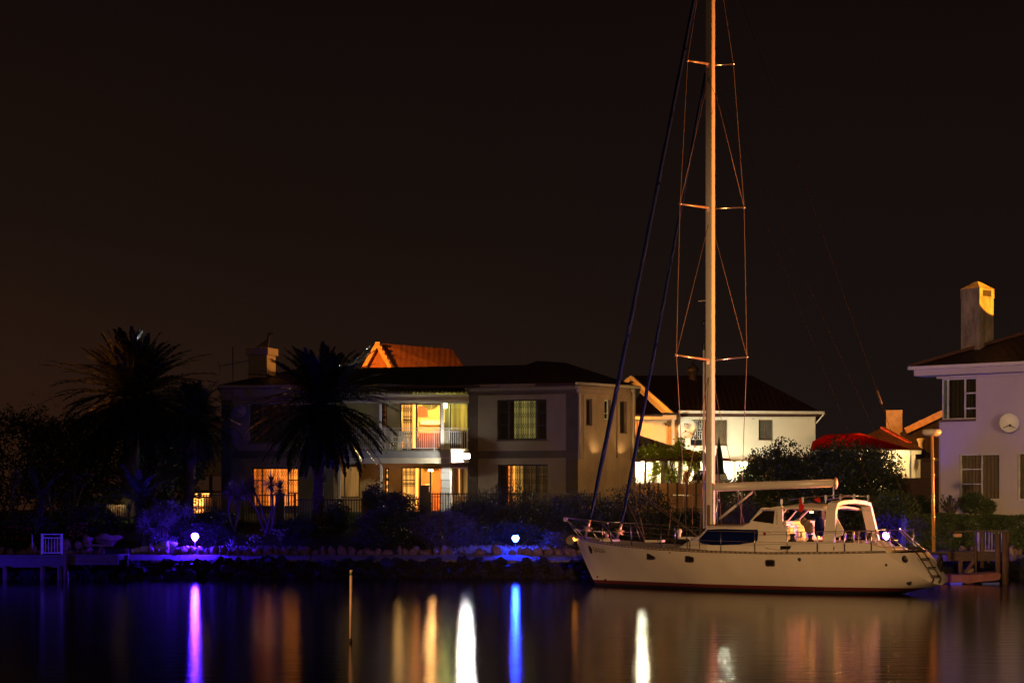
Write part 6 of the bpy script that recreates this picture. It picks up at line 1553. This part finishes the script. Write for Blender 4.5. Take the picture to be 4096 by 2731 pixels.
f_ = (p.z - MT) / (1.5 - MT); p = top.lerp(P(BL - .6, 0, 1.5), f_); ax = (P(BL - .6, 0, 1.5) - top).normalized(); MB().lathe(p, [(0, -.25), (.035, -.22), (.035, .22), (0, .25)], 8, axis=ax).build('insulator', mat('insulator_grey', (.12, .08, .06)), bs)
for a, b in (((2530, 1960), (2797, 2150)), ((2560, 1965), (2799, 2148)), ((2818, 1900), (2803, 2145)), ((2810, 1900), (2798, 2145))): wire('halyard', [Bp(a[0], a[1], .3), Bp(b[0], b[1], .3)], .01)
for a, b in (((2490, 1960), (2580, 2165)), ((2530, 1940), (2582, 2165)), ((2690, 1990), (2672, 2160)), ((2770, 1960), (2768, 2165))): wire('deck_line', [Bp(a[0], a[1], -.4), Bp(b[0], b[1], .2)], .006)
# boom
q = MB(); a, b = P(um + .2, 0, bp(2868, 1948, 0)[1]), Bp(3334, 1932, 0)
vs = []; n = 12
for p, k in ((a, 1.0), (a.lerp(b, .5), 1.0), (b, .9)):
    for i in range(n):
        an = 6.2832 * i / n; vs.append(p + N3 * .09 * math.cos(an) + V((0, 0, .135 * k * math.copysign(abs(math.sin(an)) ** .7, math.sin(an)))))
q.add(vs, [(i * n + k, i * n + (k + 1) % n, (i + 1) * n + (k + 1) % n, (i + 1) * n + k) for i in range(2) for k in range(n)] + [tuple(range(n)), tuple(2 * n + k for k in range(n))], True); bm_ = q.build('boom', ALU, yt)
q = MB(); q.blob(b + D3 * .08, (.07, .08, .19), 2, .05, 8); q.build('boom_end', mat('drum_metal', (.55, .42, .32), metal=.5, rough=.35), bm_)
q = MB(); q.bar(b + V((0, 0, -.1)), b + V((0, 0, -.5)), .04, .04); q.bar(Bp(3015, 1962, 0), Bp(3022, 1982, 0), .05, .05); q.build('boom_block', STEEL, bm_)
q = MB(); q.tube([Bp(2878, 2075, 0), Bp(2945, 2020, 0)], .05, 8); q.tube([Bp(2945, 2020, 0), Bp(3012, 1965, 0)], .035, 8); q.build('kicking_strap', ALU, yt)
q = MB(); q.tube([P(um + .24, .0, bp(2868, 1960, 0)[1]), P(um + .24, 0, 1.9)], .045, 8); q.lathe(P(um + .3, 0, bp(2868, 2000, 0)[1]), [(0, -.06), (.06, -.03), (.06, .03), (0, .06)], 12); q.build('mast_track', STEEL, ms)
# stanchions and guard wires
stn = []
SP = [(.13, 0), (.25, 0), (.36, 0), (.46, 0), (.56, 0), (.66, 0), (.75, 0), (.83, 0), (.9, 0), (.965, 0)]
for s in (1, -1):
    pts = []
    for t, _ in SP:
        a = hull(t, 1, s) - N3 * s * .06 + V((0, 0, .04)); b = a + V((0, 0, .66)); pts.append(b); q = MB(); q.tube([a, b], .02 if t > .8 else .014, 6); q.build('stanchion', STEEL, yt)
    for k in (0, -.32): wire('guard_wire', [P(1.9, .85 * s, 2.15 + k)] + [p + V((0, 0, k)) for p in pts], .006 if k else .008)
q = MB(); zr_ = sheer(1) + .72
q.tube([hull(.94, 1, 1) + V((0, 0, .7)), tr(1.0, zr_, -.1), tr(.6, zr_, -.0)], .018, 6); q.tube([tr(-.3, zr_, -.0), tr(-1.0, zr_, -.1), hull(.94, 1, -1) + V((0, 0, .7))], .018, 6)
for v in (1.0, .6, -.3, -1.0): q.tube([tr(v, zr_, -.05), tr(v, 1.3, -.05)], .022, 6)
q.tube([tr(1.0, zr_ - .33, -.1), tr(.6, zr_ - .33, 0)], .012, 6); q.tube([tr(-.3, zr_ - .33, 0), tr(-1.0, zr_ - .33, -.1)], .012, 6); q.build('pushpit', STEEL, yt)
# hatches on the foredeck
for x, y, v in ((2620, 2163, .1), (2440, 2160, .2), (2755, 2150, .3)): q = MB(); p = Bp(x, y, v); q.box((p.x, p.y, p.z), (.5, .5, .07), -TH); q.build('deck_hatch', GEL, yt)
q = MB(); p = Bp(2427, 2152, .2); q.lathe(p - V((0, 0, .05)), [(.12, 0), (.13, .04), (.06, .07), (.07, .2), (.09, .22), (0, .25)], 14); q.build('windlass', mat('drum_metal', (.55, .42, .32), metal=.5, rough=.35), yt)
q = MB(); p = Bp(2717, 2132, -.3); q.lathe(p, [(.05, -.18), (.06, 0), (.1, .06), (.08, .14), (0, .16)], 12); q.build('cowl_vent', GEL, yt)
# marks on the cabin side
q = MB(); q.lathe(Bp(3058, 2134, 1.275), [(0, .004), (.05, .004), (.055, 0)], 14, axis=N3); q.build('emblem', mat('emblem_red', (.2, .02, .015)), yt)
q = MB(); q.lathe(Bp(3079, 2126, 1.28), [(0, .01), (.05, .01), (.06, 0)], 12, axis=N3); q.build('cabin_port', GEL, yt)
# radar pole at the stern
rp_ = thing('radar_pole', 'tall pole with a round radar dome standing at the stern of the yacht, lit amber', 'radar mast', Bp(3733, 2205, -.6))
a, b = Bp(3735, 2205, -.6), Bp(3728, 1740, -.6); q = MB(); q.tube([a, a.lerp(b, .5), b], [.055, .05, .045], 12); q.build('pole', mat('pole_amber_lit', (.6, .34, .12), metal=.1, rough=.3, var=.12, scale=6), rp_)  # amber lamplight is put into the pole colour
q = MB(); q.lathe(Bp(3727, 1728, -.6), [(0, -.12), (.2, -.11), (.28, -.06), (.3, 0), (.28, .07), (.2, .09), (0, .1)], 20); q.build('radar_dome', GEL, rp_)
q = MB(); q.tube([b, b + V((.2, 0, -.05)), b + V((.22, 0, .05))], .02, 6)
for f in (.12, .3, .48, .66, .8): p = a.lerp(b, f); q.lathe(p, [(.055, -.02), (.068, -.015), (.068, .015), (.055, .02)], 10)
q.build('clamp', STEEL, rp_)

# ------------------------------------------------------------------ marker pole in the water
p = at(1403, 2568, 39.3); t = thing('marker_pole', 'thin white marker pole with a green band standing in the water', 'pole', (p.x, p.y, 0))
D = H0 * F / (2568 - YH); q = MB(); q.tube([at(1402, 2600, D), at(1404, 2300, D)], .027, 10); q.build('shaft', mat('pole_white', (.72, .62, .5), rough=.4), t)
q = MB(); q.tube([at(1404, 2299, D), at(1404.1, 2292, D)], .028, 10); q.build('green_band', mat('band_green', (.02, .25, .1)), t)
q = MB(); q.tube([at(1404.2, 2291.6, D), at(1404.6, 2278, D)], .027, 10); q.build('top', MATS['pole_white'], t)
q = MB(); q.tube([at(1401, 2575, D) , at(1402, 2552, D)], .034, 10); q.build('weed_collar', FR_DARK, t)
# ------------------------------------------------------------------ left jetty and gate
t = thing('jetty', 'dark timber jetty with blue lit edge boards running in from the left edge', 'jetty', at(200, 2240, 74)); Wj = Wall(-300, 74.5, 472, 74.5)
q = MB(); Wj.bpx(q, -300, 2219, 262, 2228, -2.2, .05); Wj.bpx(q, 272, 2218, 472, 2223, -2.2, .05); q.build('decking', WOODW, t)
q = MB(); Wj.bpx(q, -300, 2229, 262, 2268, -.1, 0); q.build('edge_board', WOODW, t)
q = MB(); Wj.bpx(q, 270, 2224, 472, 2243, -.1, 0); Wj.bpx(q, 270, 2244, 472, 2258, -.1, .02); q.build('edge_board', WOODW, t)
for x, y0, y1, r_ in ((262, 2196, 2345, .085), (170, 2262, 2345, .09), (238, 2262, 2345, .09), (20, 2262, 2345, .09)):
    q = MB(); q.tube([at(x, y0, 74.3), at(x, y1, 74.3)], r_, 10); q.build('pile', PILEW, t)
for x, y0 in ((410, 2192), (506, 2192)):
    q = MB(); q.tube([at(x, y0, 77.4), at(x, 2262 if x < 500 else 2330, 77.4)], .085, 10); q.build('mooring_post', PILEW, t)
q = MB(); q.bar(at(272, 2283, 74.2), at(276, 2340, 74.2), .02, .02); q.build('edge_strip', RAIL, t)
Wg2 = Wall(166, 75.5, 252, 75.5); t = thing('white_gate', 'white painted tubular gate standing on the left jetty', 'gate', Wg2.px(208, 2222)); WGM = mat('gate_paint', (.62, .55, .55), rough=.4)
for x in (167, 249):
    q = MB(); q.bar(Wg2.px(x, 2222), Wg2.px(x, 2133), .05, .05); q.bar(Wg2.px(x + (5 if x < 200 else -5), 2212), Wg2.px(x + (5 if x < 200 else -5), 2136), .04, .04); q.build('gate_post', WGM, t)
q = MB()
for y in (2136, 2150, 2210): q.bar(Wg2.px(168, y), Wg2.px(248, y), .035, .035)
for x in range(182, 244, 12): q.bar(Wg2.px(x, 2150), Wg2.px(x, 2210), .016, .016)
q.build('gate_bars', WGM, t)
p = at(129, 2190, 77.3); t = tag(MB().tube([at(130, 2193, 77), at(129, 2137, 77)], .022, 6).build('garden_stake', RAIL, None, origin=at(130, 2193, 77)), 'thin blue lit stake left of the white gate', 'stake')
# ------------------------------------------------------------------ right jetty
t = thing('timber_dock', 'timber dock with railings and tall piles behind the stern of the yacht', 'dock', at(3880, 2300, 72))
Wk = Wall(3780, 73, 4040, 73)
q = MB(); Wk.bpx(q, 3640, 2204, 4030, 2212, -1.8, .02); q.build('decking', WOODW, t)
q = MB(); Wk.bpx(q, 3790, 2213, 4010, 2243, -.12, 0); q.build('edge_board', WOODW, t)
q = MB(); q.prism([at(3760, 2296, 70.8), at(3870, 2299, 70.4), at(3995, 2288, 70.0), at(4003, 2297, 70.0), at(3998, 2318, 70.0), at(3880, 2330, 70.3), at(3760, 2328, 70.8)], (.1, 1.5, 0)); q.build('floating_platform', mat('platform_red', (.25, .1, .08), bump=.4, var=.4, scale=3), t)
for (xa, xb) in ((3800, 3850), (3930, 3998)):
    q = MB(); q.prism([at(xa, 2331, 70.3), at(xb, 2327, 70.3), at(xb, 2350, 70.3), at(xa, 2352, 70.3)], (0, 1.2, 0)); q.build('float_drum', mat('float_blue_lit', (.1, .15, .5), rough=.4), t)  # blue lamplight is put into the float colour
for x, y0, y1, D, r_ in ((3990, 2132, 2300, 71, .10), (4018, 2130, 2345, 70.4, .095), (3929, 2124, 2270, 73.2, .08), (3962, 2124, 2200, 73.5, .03), (3903, 2125, 2300, 72.6, .045), (3842, 2213, 2300, 73.2, .09), (4030, 2130, 2340, 73.6, .07)):
    q = MB(); q.tube([at(x, y0, D), at(x + (2 if D < 72 else 0), y1, D)], r_, 10); q.build('pile', PILEW, t)
q = MB(); q.bar(at(3790, 2126, 73.2), at(3900, 2124, 73.2), .1, .05); q.bar(at(3902, 2123, 73.2), at(4034, 2123, 73.2), .14, .06); q.bar(at(3740, 2168, 73.2), at(3790, 2168, 73.2), .03, .03); q.build('handrail', WOODW, t)
q = MB()
for x in (3916, 3928, 3942, 3956, 3968, 3980, 3994, 4006): q.bar(at(x, 2128, 73.3), at(x, 2202, 73.3), .02, .02)
q.bar(at(3912, 2202, 73.3), at(4012, 2202, 73.3), .03, .04); q.bar(at(3912, 2128, 73.3), at(3912, 2202, 73.3), .05, .05); q.build('gate_panel', RAIL, t)
q = MB(); q.bar(at(3860, 2290, 73), at(3915, 2215, 73), .08, .12); q.bar(at(3800, 2225, 73), at(3850, 2245, 73), .06, .08); q.build('cross_brace', PILEW, t)
q = MB(); q.box(at(3830, 2140, 72.8), (.3, .08, .12)); q.build('dock_lamp', mat('lamp_brass', (.8, .5, .2), metal=.5), t)
for (x, y, s, lb) in ((3848, 2200, .14, 'pale rock standing on the bank under the dock rail'), (4053, 2218, .22, 'pointed pale rock lit orange right of the dock'), (3868, 2290, .28, 'yellowish pointed rock below the dock cross brace')):
    p = at(x, y, 78 if y < 2250 else 75.5); tag(MB().blob(p, (s * .8, s * .7, s * 1.2), int(x), .35, 7, True).build('pointed_rock', mat('rock_ochre', (.4, .28, .14), bump=.4), None, origin=p), lb, 'rock')
